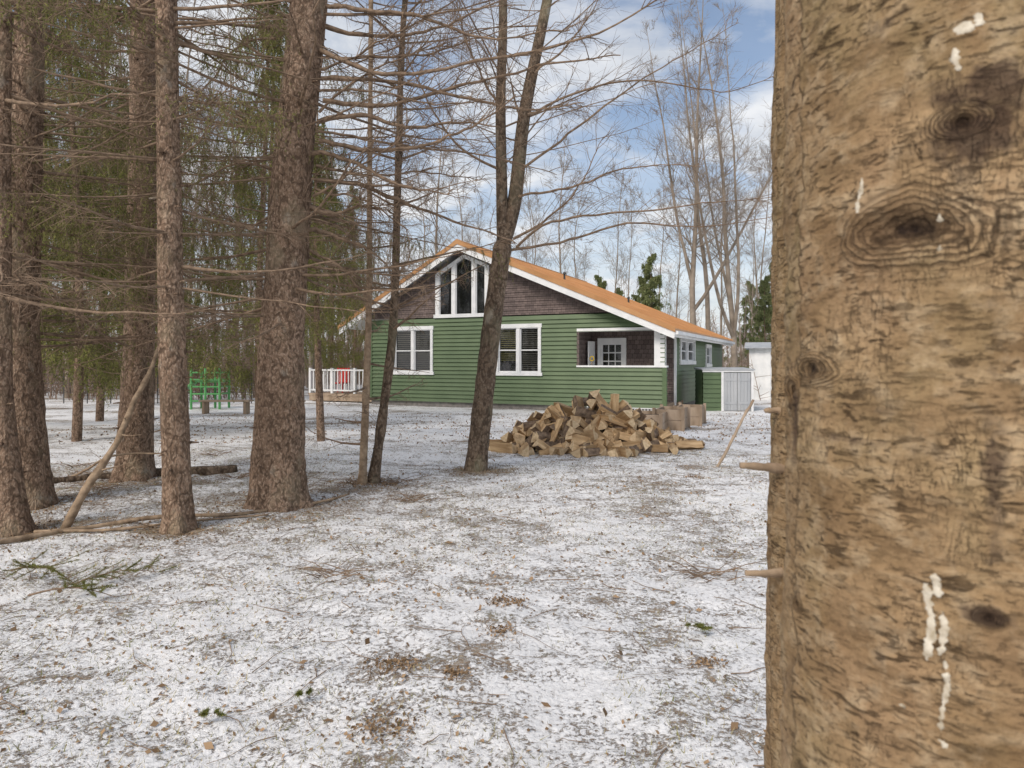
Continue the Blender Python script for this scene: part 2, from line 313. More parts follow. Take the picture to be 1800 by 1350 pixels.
def near_spruce(label,uvw,Yd,H,limbs,green,zlo,seed,limbL=2.2,flare=.3,azfun=None,extra=None,group='spruce trunks with dead lower branches',cnt=22):
    global rng
    rng=np.random.default_rng(seed)
    u0,v0,w0=uvw[0]; bx=(u0-900)/F*Yd; base=np.array([bx,Yd,float(gz(bx,Yd))])
    zs=[];cx=[];rr=[]
    for u,v,w in uvw:
        p=W(u,v,Yd); zs.append(p[2]-base[2]); cx.append(p[0]-base[0]); rr.append(w*.83/F*Yd/2)
    zs[0]=0
    zl,xl,rl=zs[-1],cx[-1],rr[-1]; sl=(cx[-1]-cx[0])/(zs[-1]-zs[0])
    zs+= [H*.75,H]; cx+=[xl+sl*.5*(H*.75-zl),xl+sl*.5*(H-zl)]; rr+=[rl*.45,.015]
    cy=[0]*len(zs)
    e=empty('spruce_tree',base,label,'tree',group)
    b=Buf(); trunkmesh(b,zs,cx,cy,rr,seed=seed%20+1,flare=flare); obj('trunk',b,[M['spruce']],e,smooth=True)
    bt=Buf();bn=Buf()
    for k in range(limbs):
        low=k<limbs*.78
        z=zlo+(5.2-zlo)*rng.random() if low else 5.2+(H*.93-5.2)*rng.random()
        az=azfun() if azfun else rng.uniform(0,6.28)
        L=limbL*rng.uniform(.45,1.25)*(1-max(0,z-5)/H*.9)
        x=np.interp(z,zs,cx); r=np.interp(z,zs,rr)
        gg=(.85 if rng.random()<green*min(1,max(.25,(z-1.2)/2.2)) else 0) if low else .25
        limb(bt,bn,(x+math.cos(az)*r*.8,math.sin(az)*r*.8,z),az,L,rng.uniform(.009,.019),gg,droop=rng.uniform(-.05,.3),rise=rng.uniform(0,.25),subs=14,cnt=cnt)
    if extra: extra(bt,bn,base,zs,cx,rr)
    obj('branches',bt,[M['twig']],e,smooth=True)
    if bn.n: obj('foliage',bn,[M['needle']],e)
    return e
near_spruce('scaly brown spruce trunk at edge of the tree row',[(24,930,62),(2,700,40),(2,300,34),(6,0,30)],6.1,13,32,.45,1.9,21,2.0)
near_spruce('thick scaly brown spruce trunk with flared base',[(48,885,92),(36,600,66),(46,300,60),(54,0,56)],7.2,16,56,.5,1.7,22,2.3,.2)
near_spruce('brown spruce trunk with dead twigs at its foot',[(236,840,74),(245,600,60),(251,300,54),(254,0,56)],8.8,17,66,.5,1.6,23,2.6,.25)
near_spruce('slim light-barked spruce trunk with whorls of dead branches',[(313,925,60),(300,500,50),(296,250,44),(292,0,42)],6.2,13,54,.2,2.2,24,1.8,.22)
def ex5(bt,bn,base,zs,cx,rr):
    arcs=[[(545,75),(680,130),(860,112),(1050,60),(1180,-20)],[(560,215),(640,208),(720,232),(800,225),(880,235)],[(555,318),(640,322),(760,372),(905,420)],
          [(560,250),(640,268),(730,262),(830,215),(905,160)],[(570,180),(690,182),(800,150),(960,110),(1100,95)],[(560,40),(640,60),(760,45),(900,-10)],
          [(545,270),(620,290),(700,330),(790,338)],[(540,360),(590,372),(640,352),(700,360)],[(535,405),(590,412),(650,440),(690,470)],[(570,10),(700,20),(850,60),(1000,48)],[(560,140),(700,150),(900,190),(1020,180)],
          [(540,95),(640,100),(760,90),(860,60),(980,-10)],[(550,160),(660,160),(760,190),(870,180)],[(500,120),(400,60),(300,40)],[(500,60),(420,90),(330,200)],[(490,300),(420,290),(340,330),(250,340)],[(490,200),(430,210),(370,170)],[(480,380),(420,400),(350,380)],
          [(545,440),(600,470),(640,520)],[(555,330),(650,350),(720,400)],[(555,290),(660,300),(740,290),(840,310)],[(560,120),(650,80),(740,10)],[(560,200),(620,150),(700,110),(790,90)],[(560,230),(700,245),(860,260),(980,300)],[(550,345),(640,300),(720,260)]]
    for k,a in enumerate(arcs):
        pts=[W(u,v,7.2+(0.12*j)*((k%3)-1))-base for j,(u,v) in enumerate(a)]; P=smoothpath(pts,26); t=np.linspace(0,1,26)
        P+=np.cumsum(rng.normal(size=P.shape),axis=0)*.009
        tube(bt,P,(.027 if k<11 else .016)*(1-t*.82)*(1+.1*rng.normal(size=26))+.001,6)
        for q in range(26):
            f=rng.uniform(.15,1); h=np.array([np.interp(f,t,P[:,i]) for i in range(3)]); d=nrm(np.gradient(P,axis=0))[int(f*25)]
            dd=nrm(d*rng.uniform(.3,1)+rng.normal(size=3)*[.4,.5,.45]); L=rng.uniform(.2,.9)*(1.1-f*.6); s=np.linspace(0,1,5)
            S=h+dd*L*s[:,None]; S[:,2]+=.1*L*np.sin(s*2); S[1:]+=rng.normal(size=(4,3))*.012; tube(bt,S,.0055*(1-s*.75)+.0005,3)
            for qq in range(5):
                g=rng.uniform(.3,1); hh=h+dd*L*g; e2=hh+nrm(dd+rng.normal(size=3)*.6)*rng.uniform(.08,.25); tube(bt,[hh,e2],[.0022,.0009],3)
near_spruce('massive brown spruce trunk with long bare curving limbs',[(488,885,112),(494,600,90),(518,250,80),(544,0,74)],7.2,17,58,.25,1.9,25,2.4,flare=.22,extra=ex5)
def thin_tree(label,uv,Yd,widths,seed,limbs,zlo,H,mat='smooth',L=1.4,up=.35,name='sapling_tree'):
    global rng
    rng=np.random.default_rng(seed)
    u0,v0=uv[0]; bx=(u0-900)/F*Yd; base=np.array([bx,Yd,float(gz(bx,Yd))]); pts=[W(u,v,Yd)-base for u,v in uv]; pts[0]=np.zeros(3)
    d=nrm(pts[-1]-pts[-2]); pts.append(pts[-1]+d*(H-pts[-1][2])*.9+np.array([rng.normal()*.2,.2,0]))
    w=list(np.array(widths)/F*Yd/2)+[.006]; e=empty(name,base,label,'tree'); P=smoothpath(pts,70); s=np.r_[0,np.cumsum(np.linalg.norm(np.diff(np.array(pts),axis=0),axis=1))]
    R=np.interp(np.linspace(0,s[-1],70),s,w); R*=1+.06*rng.normal(size=70); R[:3]*=[1.5,1.2,1.05]; P[0,2]-=.06
    b=Buf(); tube(b,P,R,14,cap=True); obj('trunk',b,[M[mat]],e,smooth=True)
    bt=Buf();bn=Buf()
    for k in range(limbs):
        z=rng.uniform(zlo,H*.95); i=int(np.argmin(abs(P[:,2]-z))); az=rng.uniform(0,6.28)
        limb(bt,bn,P[i],az,L*rng.uniform(.4,1.2),max(.004,R[i]*.35),0,droop=-up*rng.uniform(.3,1.3),rise=rng.uniform(0,.3),subs=8)
    obj('branches',bt,[M['twig']],e,smooth=True); return e,P,R,base
thin_tree('very thin dead brown stem beside the big spruce',[(637,850),(648,560),(650,300),(652,0)],8.4,[14,11,9,8],31,46,.3,9,'deadwood',1.1,-.1)
thin_tree('slender dark sapling leaning slightly with bare twigs',[(656,850),(674,720),(692,560),(700,300),(712,0)],8.5,[19,17,15,12,10],32,36,1.6,10)
rng=np.random.default_rng(33)
Yd=9.4; bx=(835-900)/F*Yd; base=np.array([bx,Yd,float(gz(bx,Yd))]); e=empty('forked_tree',base,'leaning grey-brown tree forking into two stems in front of the house','tree')
b=Buf(); A=[W(u,v,Yd)-base for u,v in [(835,832),(850,700),(866,560),(884,430)]]; L_=[W(u,v,Yd)-base for u,v in [(884,430),(882,330),(880,180),(884,0),(872,-300),(850,-700)]]
R_=[W(u,v,Yd+dy)-base for u,v,dy in [(884,430,0),(905,350,.05),(922,200,.1),(958,20,.2),(1010,-250,.4),(1050,-650,.6)]]
A[0][2]-=.05
P=smoothpath(A,30); tube(b,P,np.interp(np.linspace(0,1,30),[0,.06,.2,1],[.20,.158,.14,.125])*(1+.03*rng.normal(size=30)),18,cap=True)
PL=smoothpath(L_,50); tube(b,PL,np.linspace(.085,.012,50),12,cap=True); PR=smoothpath(R_,50); tube(b,PR,np.linspace(.105,.012,50),12,cap=True)
obj('trunk',b,[M['smooth']],e,smooth=True)
bt=Buf();bn=Buf()
for P_,n_ in ((PL,38),(PR,50)):
    for k in range(n_):
        i=int(rng.uniform(6,48)); az=rng.uniform(0,6.28); limb(bt,bn,P_[i],az,rng.uniform(.8,2.8),rng.uniform(.006,.014),0,droop=-rng.uniform(.1,.9),rise=rng.uniform(-.1,.3),subs=15)
arcs=[[(905,435),(960,395),(1060,380),(1200,372),(1362,358)],[(900,440),(980,430),(1100,395),(1230,400),(1360,380)],[(915,300),(980,250),(1080,170),(1200,95),(1300,40)],[(905,345),(990,330),(1100,290),(1230,280)],
      [(880,300),(800,250),(740,150),(690,60)],[(925,200),(1010,160),(1130,140),(1270,160),(1362,130)],[(884,200),(830,120),(790,0)],[(900,420),(950,400),(1010,340),(1060,250)],[(938,130),(1000,80),(1060,-20)]]
for k,a in enumerate(arcs):
    pts=[W(u,v,Yd+(0.2*j)*((k%3)-1))-base for j,(u,v) in enumerate(a)]; P=smoothpath(pts,24); t=np.linspace(0,1,24); P+=np.cumsum(rng.normal(size=P.shape),axis=0)*.010; tube(bt,P,.019*(1-t*.85)+.001,6)
    for q in range(24):
        f=rng.uniform(.12,1); h=np.array([np.interp(f,t,P[:,i]) for i in range(3)]); d=nrm(np.gradient(P,axis=0))[int(f*23)]
        dd=nrm(d*rng.uniform(.4,1)+rng.normal(size=3)*[.3,.5,.45]); L=rng.uniform(.2,1.0)*(1.1-f*.6); s=np.linspace(0,1,5)
        S=h+dd*L*s[:,None]; S[:,2]+=.12*L*np.sin(s*2); S[1:]+=rng.normal(size=(4,3))*.012; tube(bt,S,.0045*(1-s*.75)+.0006,3)
        for qq in range(6):
            g=rng.uniform(.3,1); hh=h+dd*L*g; e2=hh+nrm(dd+rng.normal(size=3)*.6)*rng.uniform(.1,.3); tube(bt,[hh,e2],[.002,.0008],3)
obj('branches',bt,[M['twig']],e,smooth=True)
# ------------------------------------------------------------------ mid-distance spruces
def full_spruce(H,seed,zlo,Lm,dens,nl,nw,whorls=34,mat='needle',g=.85):
    global rng
    rng=np.random.default_rng(seed); b=Buf(); z=np.linspace(-.2,H,30); tube(b,np.c_[.08*np.sin(z*.5),.08*np.cos(z*.4),z],np.interp(z,[0,H],[.09,.012]),12)
    tm=b.mesh('trunk',[M['spruce']],True); bt=Buf();bn=Buf()
    for k in range(whorls):
        zz=zlo+(H-.3-zlo)*(k/whorls)**1.05; Lw=Lm*(1-(zz/H)**1.3)+.15
        for q in range(3):
            az=rng.uniform(0,6.28); limb(bt,bn,(0,0,zz+rng.normal()*.08),az,Lw*rng.uniform(.6,1.15),.011,g,droop=rng.uniform(.1,.45),rise=.25,subs=8,cnt=dens,nl=nl,nw=nw,hangL=.55,sides=4)
    return tm,bt.mesh('branches',[M['twig']],True),bn.mesh('foliage',[M[mat]],False)
def place(parts,name,x,y,label,group,rot,sc=1.0,z=None):
    e=empty(name,(x,y,float(gz(x,y)) if z is None else z),label,'tree',group,rot); e.scale=(sc,sc,sc)
    for nm,me in zip(('trunk','branches','foliage'),parts):
        o=bpy.data.objects.new(nm,me); link(o); o.parent=e
    return e
SA=full_spruce(11,41,1.5,2.2,18,.06,.0095,30); SB=full_spruce(12,42,2.2,2.5,16,.06,.0095,30,g=.7); SC=full_spruce(7.5,44,2.7,1.35,18,.055,.009,18,g=.75)
def at(u,Y): return ((u-900)/F*Y,Y)
for k,(u,Yq,p,sc) in enumerate([(130,13,SA,1),(180,19,SB,1.2),(462,15,SA,1.0),(478,18,SB,1.05),(-30,13,SB,1.0),(250,27,SA,1.3),(75,24,SB,1.3),(240,15.5,SA,1.1),(560,13,SC,.88),(20,17,SA,1.2),(622,34,SA,1.0),(585,38,SA,1.1)]):
    x,y=at(u,Yq); place(p,'spruce_tree',x,y,'young spruce with thin drooping green foliage','young drooping spruces',k*1.3,sc)
PA=full_spruce(13,43,1.0,3.4,18,.16,.03,34,'needle2')
for k,(u,Yq,sc) in enumerate([(1145,52,.80),(1088,62,.68),(1052,60,.75),(1345,48,.62),(1366,60,.9),(1318,80,.9),(1128,66,.8),(1060,75,.85)]):
    x,y=at(u,Yq); place(PA,'pine_tree',x,y,'evergreen pine standing behind the house','background pines',k*1.7,sc)
# ------------------------------------------------------------------ bare deciduous trees
def bare_tree(seed,H,r0,n1=26,fork=0,k2=8):
    global rng
    rng=np.random.default_rng(seed); b=Buf(); c=Buf(); stems=[]
    def stem(p0,d0,H,r,wig):
        n=16; P=[np.array(p0,float)]; d=nrm(np.array(d0,float))
        for k in range(n-1):
            d=nrm(d+rng.normal(size=3)*wig+np.array([0,0,.03])); P.append(P[-1]+d*H/(n-1))
        return np.array(P),r*(1-np.linspace(0,1,n)**.9*.94)
    P,R=stem((0,0,-.3),(0,0,1),H,r0,.035); tube(b,P,R,8); stems.append((P,R,H,.3))
    for q in range(fork):
        i=int(rng.uniform(1,5)); d=nrm(np.array([rng.normal()*.3,rng.normal()*.3,1])); P2,R2=stem(P[i],d,H*(.9-i/16),R[i]*.7,.04); tube(b,P2,R2,7); stems.append((P2,R2,H*.8,.2))
    for P,R,Hh,lo in stems:
        n=len(P)
        for k in range(n1 if Hh==H else n1//2):
            f=rng.uniform(lo,.97); i=f*(n-1); i0=int(i); p=P[i0]+(P[min(i0+1,n-1)]-P[i0])*(i-i0); az=rng.uniform(0,6.28); el=rng.uniform(.5,1.15)
            d=np.array([math.cos(az)*math.cos(el),math.sin(az)*math.cos(el),math.sin(el)]); L=Hh*rng.uniform(.12,.28)*(1.25-f); r=R[i0]*.28
            B,RB=stem(p,d,L,r,.10); B=B[::2]; RB=RB[::2]; tube(c,B,RB,5)
            for j in range(k2):
                g=rng.uniform(.2,1); ii=int(g*(len(B)-1)); d2=nrm(nrm(B[min(ii+1,len(B)-1)]-B[max(ii-1,0)])+rng.normal(size=3)*.5+[0,0,.15]); L2=L*rng.uniform(.2,.5)*(1.2-g*.6)
                s=np.linspace(0,1,5)[:,None]; S=B[ii]+d2*L2*s+rng.normal(size=(5,3))*.03*L2; S[0]=B[ii]; tube(c,S,max(.009,RB[ii]*.45)*(1-s[:,0]*.6),3)
                for m_ in range(5):
                    q=int(rng.integers(1,5)); d3=nrm(d2+rng.normal(size=3)*.6+[0,0,.1]); tube(c,[S[q],S[q]+d3*L2*.25+rng.normal(size=3)*.02,S[q]+d3*L2*.55+[0,0,.05]],[.008,.006,.0045],3)
    return b.mesh('trunk',[M['far']],True),c.mesh('branches',[M['far']],True)
BT=[bare_tree(51,24,.20,34),bare_tree(52,26,.24,34,2),bare_tree(53,20,.13,26),bare_tree(54,22,.16,28,1),bare_tree(55,19,.09,24),bare_tree(56,27,.22,34,3)]
hero=[(1222,44,1,1.0,0.3),(1243,47,0,1.1,1.0),(1290,43,5,.95,2.2),(1335,60,2,1.0,3),(990,52,2,1.0,5),(1058,60,4,1.1,.1),(800,56,2,1.0,1),(762,48,0,.85,3),(850,70,4,1.1,2.8),(700,50,2,1.0,5.5),(1150,62,4,1.1,1.9),(930,60,2,.95,.9),
      (1020,68,2,1.05,4.1),(1100,66,4,1.1,2.1),(1185,60,2,.9,.4),(960,74,4,1.2,3.3),(1270,66,2,1.1,5.2),(1310,54,4,1.1,1.2),(880,64,2,.9,2.2),(735,66,2,1.1,.8)]
rr=np.random.default_rng(77)
spots=[(u,Yq,k,s,r) for u,Yq,k,s,r in hero]
for k in range(84):
    Yq=rr.uniform(30,80); u=rr.uniform(-60,680)
    if 560<u and Yq<44: continue
    spots.append((u,Yq,int(rr.integers(0,6)),rr.uniform(.5,1.0),rr.uniform(0,6.28)))
for k in range(20):
    spots.append((rr.uniform(700,1480),rr.uniform(65,90),int(rr.choice([2,4])),rr.uniform(.6,.95),rr.uniform(0,6.28)))
for u,Yq,k,s,r in spots:
    x,y=at(u,Yq); place(BT[k],'bare_tree',x,y,'tall leafless grey-brown deciduous tree in the woods','bare woodland trees',r,s)
rng=np.random.default_rng(60); b=Buf()
for k in range(1400):
    Yq=rng.uniform(70,160); a=rng.uniform(-1.0,.8); x=math.tan(a)*Yq; y=Yq; H=rng.uniform(6,12); r=rng.uniform(.05,.13); g=float(gz(x,y)); l=rng.normal(size=2)*.5
    if x<-8: H*=1.35
    tube(b,[(x,y,g-.5),(x+l[0],y+l[1],g+H*.5),(x+l[0]*2,y+l[1]*2,g+H)],[r,r*.6,.015],3)
    for j in range(13):
        f=rng.uniform(.05,.95); p=np.array([x+l[0]*2*f,y+l[1]*2*f,g+H*f]); d=np.r_[rng.normal(size=2),rng.uniform(.4,1.5)]; d=nrm(d)*H*rng.uniform(.1,.3)*(1.2-f); q=p+d
        tube(b,[p,p+d*.5+rng.normal(size=3)*.1,q],[.04,.03,.016],3)
for k in range(3000):
    Yq=rng.uniform(29.5,62); u=rng.uniform(-150,640) if k<2300 else rng.uniform(560,1500)
    if 520<u<1330 and Yq<42: continue
    x,y=at(u,Yq); 
    if x<-9 and 39<y<46: continue
    g=float(gz(x,y)); H=rng.uniform(.8,4.5)*(1 if k%3 else .5); l=rng.normal(size=2)*.3
    tube(b,[(x,y,g-.1),(x+l[0],y+l[1],g+H)],[.022,.006],3,m=1)
    for j in range(9):
        f=rng.uniform(.03,.95); p=np.array([x+l[0]*f,y+l[1]*f,g+H*f]); d=np.r_[rng.normal(size=2)*.9,rng.uniform(.0,1)]*H*.22; tube(b,[p,p+d],[.014,.006],3,m=1)
obj('woodland',b,[M['farw'],M['brush']],kind='stuff',label='far hazy brown leafless woodland and brush',category='woodland')
# ------------------------------------------------------------------ house
TH=math.radians(25); c_,s_=math.cos(TH),math.sin(TH); OX,OY=4.95,22.0
def ux(u,y0=0):
    k=(u-900)/F; xo=OX+s_*y0; yo=OY+c_*y0; return -(xo-k*yo)/(c_+s_*k)
house=empty('house',(OX,OY,0),'single-storey green cottage with brown gable, orange-brown roof and corner porch','house',rotz=-TH)
GB=-.24; XL=ux(652); PK=-7.39; ZP=5.80; SR=.425; SLf=.555; ZB=3.1
def roofz(x): return ZP-(SR*(x-PK) if x>PK else SLf*(PK-x))
def subtract(iv,holes):
    out=[iv]
    for a,b2 in holes:
        nw=[]
        for x0,x1 in out:
            if b2<=x0 or a>=x1: nw.append((x0,x1))
            else:
                if a>x0: nw.append((x0,a))
                if b2<x1: nw.append((b2,x1))
        out=nw
    return out
def lap(b,x0,x1,z0,z1,row,holes,mp,clip=None,d0=.003,d1=.036):
    n=max(1,round((z1-z0)/row)); row=(z1-z0)/n
    for k in range(n):
        za=z0+k*row; zb=za+row; zc=(za+zb)/2
        hs=[(a,b2) for a,b2,c,d in holes if c<zc<d]
        la,ra,lb,rb=x0,x1,x0,x1
        if clip:
            l,r=clip(za); la=max(la,l);ra=min(ra,r); l,r=clip(zb); lb=max(lb,l);rb=min(rb,r)
        if ra<=la: continue
        if rb<=lb: lb=rb=(lb+rb)/2
        for i0,i1 in subtract((la,ra),hs):
            t0=lb if i0==la else max(i0,lb) ; t1=rb if i1==ra else min(i1,rb)
            if t1<t0: t0=t1=(t0+t1)/2
            V=[mp(i0,za,d1),mp(i1,za,d1),mp(t1,zb,d0),mp(t0,zb,d0),mp(i0,za,0),mp(i1,za,0)]
            b.add(V,q=[(0,1,2,3),(4,5,1,0)])
def rclip(z): return (PK-(ZP-.12-z)/SLf, PK+(ZP-.12-z)/SR)
fm=lambda x,z,d:(x,-d,z)
wm=(ux(872),ux(952),1.03,2.79); wl=(ux(691),ux(762),1.03,2.80); XP=ux(1017)
porch=(XP,-.16,1.33,2.52); GW=(ux(768),ux(859))
b=Buf(); lap(b,XL,0,-.02,ZB,.15,[wm,wl,porch],fm,rclip,d1=.055)
sm=lambda y,z,d:(d,y,z); SD=12.6; PD=1.4
sw=(2.15,5.0,1.42,2.36); sw2=(7.6,9.0,1.3,2.2)
lap(b,PD,SD,-.02,2.62,.15,[sw,sw2],sm)
lap(b,0,.16,-.02,1.3,.15,[],sm)
lap(b,0,SD,-.02,2.9,.15,[],lambda y,z,d:(XL-d,y,z)); lap(b,XL,0,-.02,ZB,.15,[],lambda x,z,d:(x,SD+d,z),rclip)
b.box((XP,.0,-.02),(-.02,.10,1.3))
obj('wall',b,[M['green']],house)
b=Buf(); tri=(GW[0],GW[1],3.2,5.4); lap(b,XL,0,ZB+.04,ZP-.1,.16,[tri],fm,rclip)
obj('gable_wall',b,[M['shingle']],house)
b=Buf(); lap(b,XL,0,ZB,ZP-.1,.16,[],lambda x,z,d:(x,SD+d,z),rclip); obj('gable_wall',b,[M['shingle']],house)
b=Buf(); b.box((XL,.04,GB),(-.1,SD-.1,-.021)); obj('foundation',b,[M['found']],house)
b=Buf(); lap(b,XP,-.03,.1,2.6,.16,[(ux(1054,PD),ux(1099,PD),.1,2.32)],lambda x,z,d:(x,PD-d,z)); obj('porch_wall',b,[M['shingle']],house)
b=Buf(); lap(b,0.1,PD,.1,2.6,.16,[],lambda y,z,d:(XP+d,y,z)); obj('porch_wall',b,[M['shingle']],house)
b=Buf(); b.box((XP,.101,-.02),(-.0,PD-.03,.10)); obj('porch_floor',b,[M['plank']],house); b=Buf(); b.box((.002,.2,GB),(.5,PD-.1,-.03)); obj('porch_step',b,[M['plank']],house)
b=Buf(); b.box((XP,0.02,2.6),(0,PD,2.66)); obj('porch_ceiling',b,[M['white']],house)
b=Buf(); b.box((-.36,-.045,1.361),(-.02,.2,2.499)); obj('porch_column',b,[M['white']],house)
b=Buf(); b.box((XP-.05,-.05,2.50),(0.045,.12,2.61)); obj('porch_beam',b,[M['white']],house)
b=Buf(); b.box((XP-.06,-.065,1.30),(.06,.16,1.36)); obj('porch_rail',b,[M['white']],house)
b=Buf(); b.box((XP-.05,-.05,1.361),(XP+.03,.1,2.499)); obj('porch_post',b,[M['shingle']],house)
b=Buf(); b.box((-.02,PD-.02,-.02),(.045,PD+.12,2.6)); obj('corner_board',b,[M['white']],house)
b=Buf()
for k in range(22):
    x=-2.6+k*.11; b.hexa([(x,-.05,GB-.0),(x+.02,-.05,GB),(x+.02,-.04,GB),(x,-.04,GB),(x+.2,-.05,-.04),(x+.22,-.05,-.04),(x+.22,-.04,-.04),(x+.2,-.04,-.04)]); b.hexa([(x+.2,-.039,GB),(x+.22,-.039,GB),(x+.22,-.03,GB),(x+.2,-.03,GB),(x,-.039,-.04),(x+.02,-.039,-.04),(x+.02,-.03,-.04),(x,-.03,-.04)])
b.box((-2.65,-.06,-.05),(-.05,-.028,-.024)); obj('lattice',b,[M['white']],house)
def window(x0,x1,z0,z1,mp,blinds,sashes=2,tw=.11):
    w=empty('window',(0,0,0),'','') ; del w["label"]; del w["category"]; w.parent=house
    f=Buf(); g=Buf(); bl=Buf(); dk=Buf()
    def bx(bf,a0,a1,c0,c1,d0,d1):
        P=[mp(a0,c0,d0),mp(a1,c0,d0),mp(a1,c0,d1),mp(a0,c0,d1),mp(a0,c1,d0),mp(a1,c1,d0),mp(a1,c1,d1),mp(a0,c1,d1)]; bf.hexa(P)
    bx(f,x0-.03,x1+.03,z1-tw,z1+.03,-.02,.075); bx(f,x0-.05,x1+.05,z0-.04,z0+tw*.7,-.02,.09)
    bx(f,x0,x0+tw,z0+tw*.7,z1-tw,-.02,.07); bx(f,x1-tw,x1,z0+tw*.7,z1-tw,-.02,.07)
    ww=(x1-x0)/sashes
    for k in range(1,sashes): bx(f,x0+k*ww-tw*.6,x0+k*ww+tw*.6,z0+tw*.7,z1-tw,-.02,.052)
    for k in range(sashes):
        a=x0+k*ww+(tw if k==0 else tw*.6); c=x0+(k+1)*ww-(tw if k==sashes-1 else tw*.6); zb=z0+tw*.7; zt=z1-tw; zm=(zb+zt)/2
        for (p,q,r_,s2) in ((a,a+.035,zb,zt),(c-.035,c,zb,zt),(a+.035,c-.035,zb,zb+.045),(a+.035,c-.035,zt-.035,zt),(a+.035,c-.035,zm-.02,zm+.02)): bx(f,p,q,r_,s2,-.06,.0)
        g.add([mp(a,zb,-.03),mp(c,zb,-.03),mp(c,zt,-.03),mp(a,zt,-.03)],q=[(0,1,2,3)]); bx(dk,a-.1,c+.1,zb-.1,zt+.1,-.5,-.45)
        kind=blinds[k%len(blinds)]
        if kind:
            z=zt; zl=zb if kind!=2 else zm-.4
            while z>zl:
                V=[mp(a,z,-.10),mp(c,z,-.10),mp(c,z-.03,-.075),mp(a,z-.03,-.075)]; bl.add(V,q=[(0,1,2,3)],m=0 if kind==1 else 1); z-=.075
    obj('frame',f,[M['white']],w); obj('glass',g,[M['glass']],w); obj('interior',dk,[M['roomdark']],w)
    if bl.n: obj('blind',bl,[M['blind'],M['tan']],w)
window(*wm,fm,[2,1]); window(*wl,fm,[1,1]); window(*sw,sm,[1,0],2,.13); window(*sw2,sm,[0],1,.1)
gw=empty('gable_window',(0,0,0),'',''); del gw["label"]; del gw["category"]; gw.parent=house
f=Buf();g=Buf();dk=Buf()
def barp(bf,p,q,w,d0,d1):
    p=np.array(p);q=np.array(q);t=nrm(q-p);n=np.array([-t[1],t[0]])*w/2
    c=[p-n,q-n,q+n,p+n]; bf.hexa([(x,-d0,z) for x,z in c][0:4]+[(x,-d1,z) for x,z in c])
zb=3.24; top=lambda x: roofz(x)-.42
xs_=[ux(770),ux(798.5),ux(834),ux(857)]
for k in range(4): barp(f,(xs_[k],zb),(xs_[k],top(xs_[k])),.16,-.03,.07+.002*k)
barp(f,(xs_[0]-.15,zb-.06),(xs_[3]+.15,zb-.06),.13,-.03,.085)
for a,c in ((xs_[0],PK),(PK,xs_[3])): barp(f,(a,top(a)-.02),(c,top(c)-.02),.13,-.03,.079)
for k in range(3):
    a,c=xs_[k],xs_[k+1]; P=[(a,zb),(c,zb),(c,top(c))]+([(PK,top(PK))] if a<PK<c else [])+[(a,top(a))]
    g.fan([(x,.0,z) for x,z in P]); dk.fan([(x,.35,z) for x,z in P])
    for (p,q) in (((a+.09,zb),(a+.09,top(a+.09)-.05)),((c-.09,zb),(c-.09,top(c-.09)-.05))): barp(f,p,q,.04,-.02,.03)
obj('frame',f,[M['white']],gw); obj('glass',g,[M['glass']],gw); obj('interior',dk,[M['roomdark']],gw)
b=Buf(); V=[(XL+.3,.6,0),(XP-.2,.6,0),(XP-.2,.6,3.3),(PK,.6,5.4),(XL+.3,.6,2.9)]; b.fan(V); obj('dark_backing',b,[M['roomdark']],house)  # near-black sheet painting the room's darkness behind the front windows
dr=empty('door',(0,0,0),'',''); del dr["label"]; del dr["category"]; dr.parent=house
f=Buf();g=Buf(); a,c=ux(1056,PD),ux(1097,PD); y0=PD-.06
f.box((a-.09,y0-.03,.1),(a,y0+.06,2.3)); f.box((c,y0-.03,.1),(c+.09,y0+.06,2.3)); f.box((a-.09,y0-.032,2.2),(c+.09,y0+.06,2.32))
for x in np.linspace(a+.07,c-.07,4)[1:-1]: f.box((x-.015,y0,.12),(x+.015,y0+.03,2.2))
for z in np.linspace(.9,2.1,5): f.box((a,y0-.002,z-.02),(c,y0+.028,z+.02))
f.box((a,y0-.004,.12),(c,y0+.026,.85)); f.box((c-.09,y0-.003,.12),(c,y0+.027,2.2)); f.box((a,y0-.003,.12),(a+.1,y0+.027,2.2)); f.box((a,y0-.005,2.08),(c,y0+.025,2.2))
g.add([(a,y0+.015,.8),(c,y0+.015,.8),(c,y0+.015,2.2),(a,y0+.015,2.2)],q=[(0,1,2,3)]); obj('frame',f,[M['white']],dr); obj('glass',g,[M['glass']],dr)
b=Buf(); b.box((a,PD+.1,.1),(c,PD+.15,2.3)); obj('interior',b,[M['roomdark']],dr)
b=Buf(); a2=ux(1046,PD); b.box((a2-.02,PD-.75,.12),(a2+.03,PD-.1,2.2)); obj('storm_door',b,[M['white']],house)
FO=-.55; BO=SD+.9; XR=.42; XLe=-12.75
rf=Buf()
def slope(b,xa,xb,y0,y1,t0,t1,m=0):
    za,zb2=roofz(xa),roofz(xb)
    b.hexa([(xa,y0,za+t0),(xb,y0,zb2+t0),(xb,y1,zb2+t0),(xa,y1,za+t0),(xa,y0,za+t1),(xb,y0,zb2+t1),(xb,y1,zb2+t1),(xa,y1,za+t1)],m=m)
slope(rf,PK,XR,FO,BO,0,.05); slope(rf,XLe,PK,FO,BO,0,.05)
y=FO
while y<BO:
    slope(rf,PK,XR,y,y+.03,.05,.085); slope(rf,XLe,PK,y,y+.03,.05,.085); y+=.42
slope(rf,PK,XR+.01,FO-.03,FO-.002,-.07,.09); slope(rf,XLe-.01,PK,FO-.03,FO-.002,-.07,.09)
slope(rf,PK-.0,PK+.18,FO-.03,BO,.086,.11); slope(rf,PK-.18,PK,FO-.03,BO,.086,.11)
roof=obj('roof',rf,[M['roof']],house)
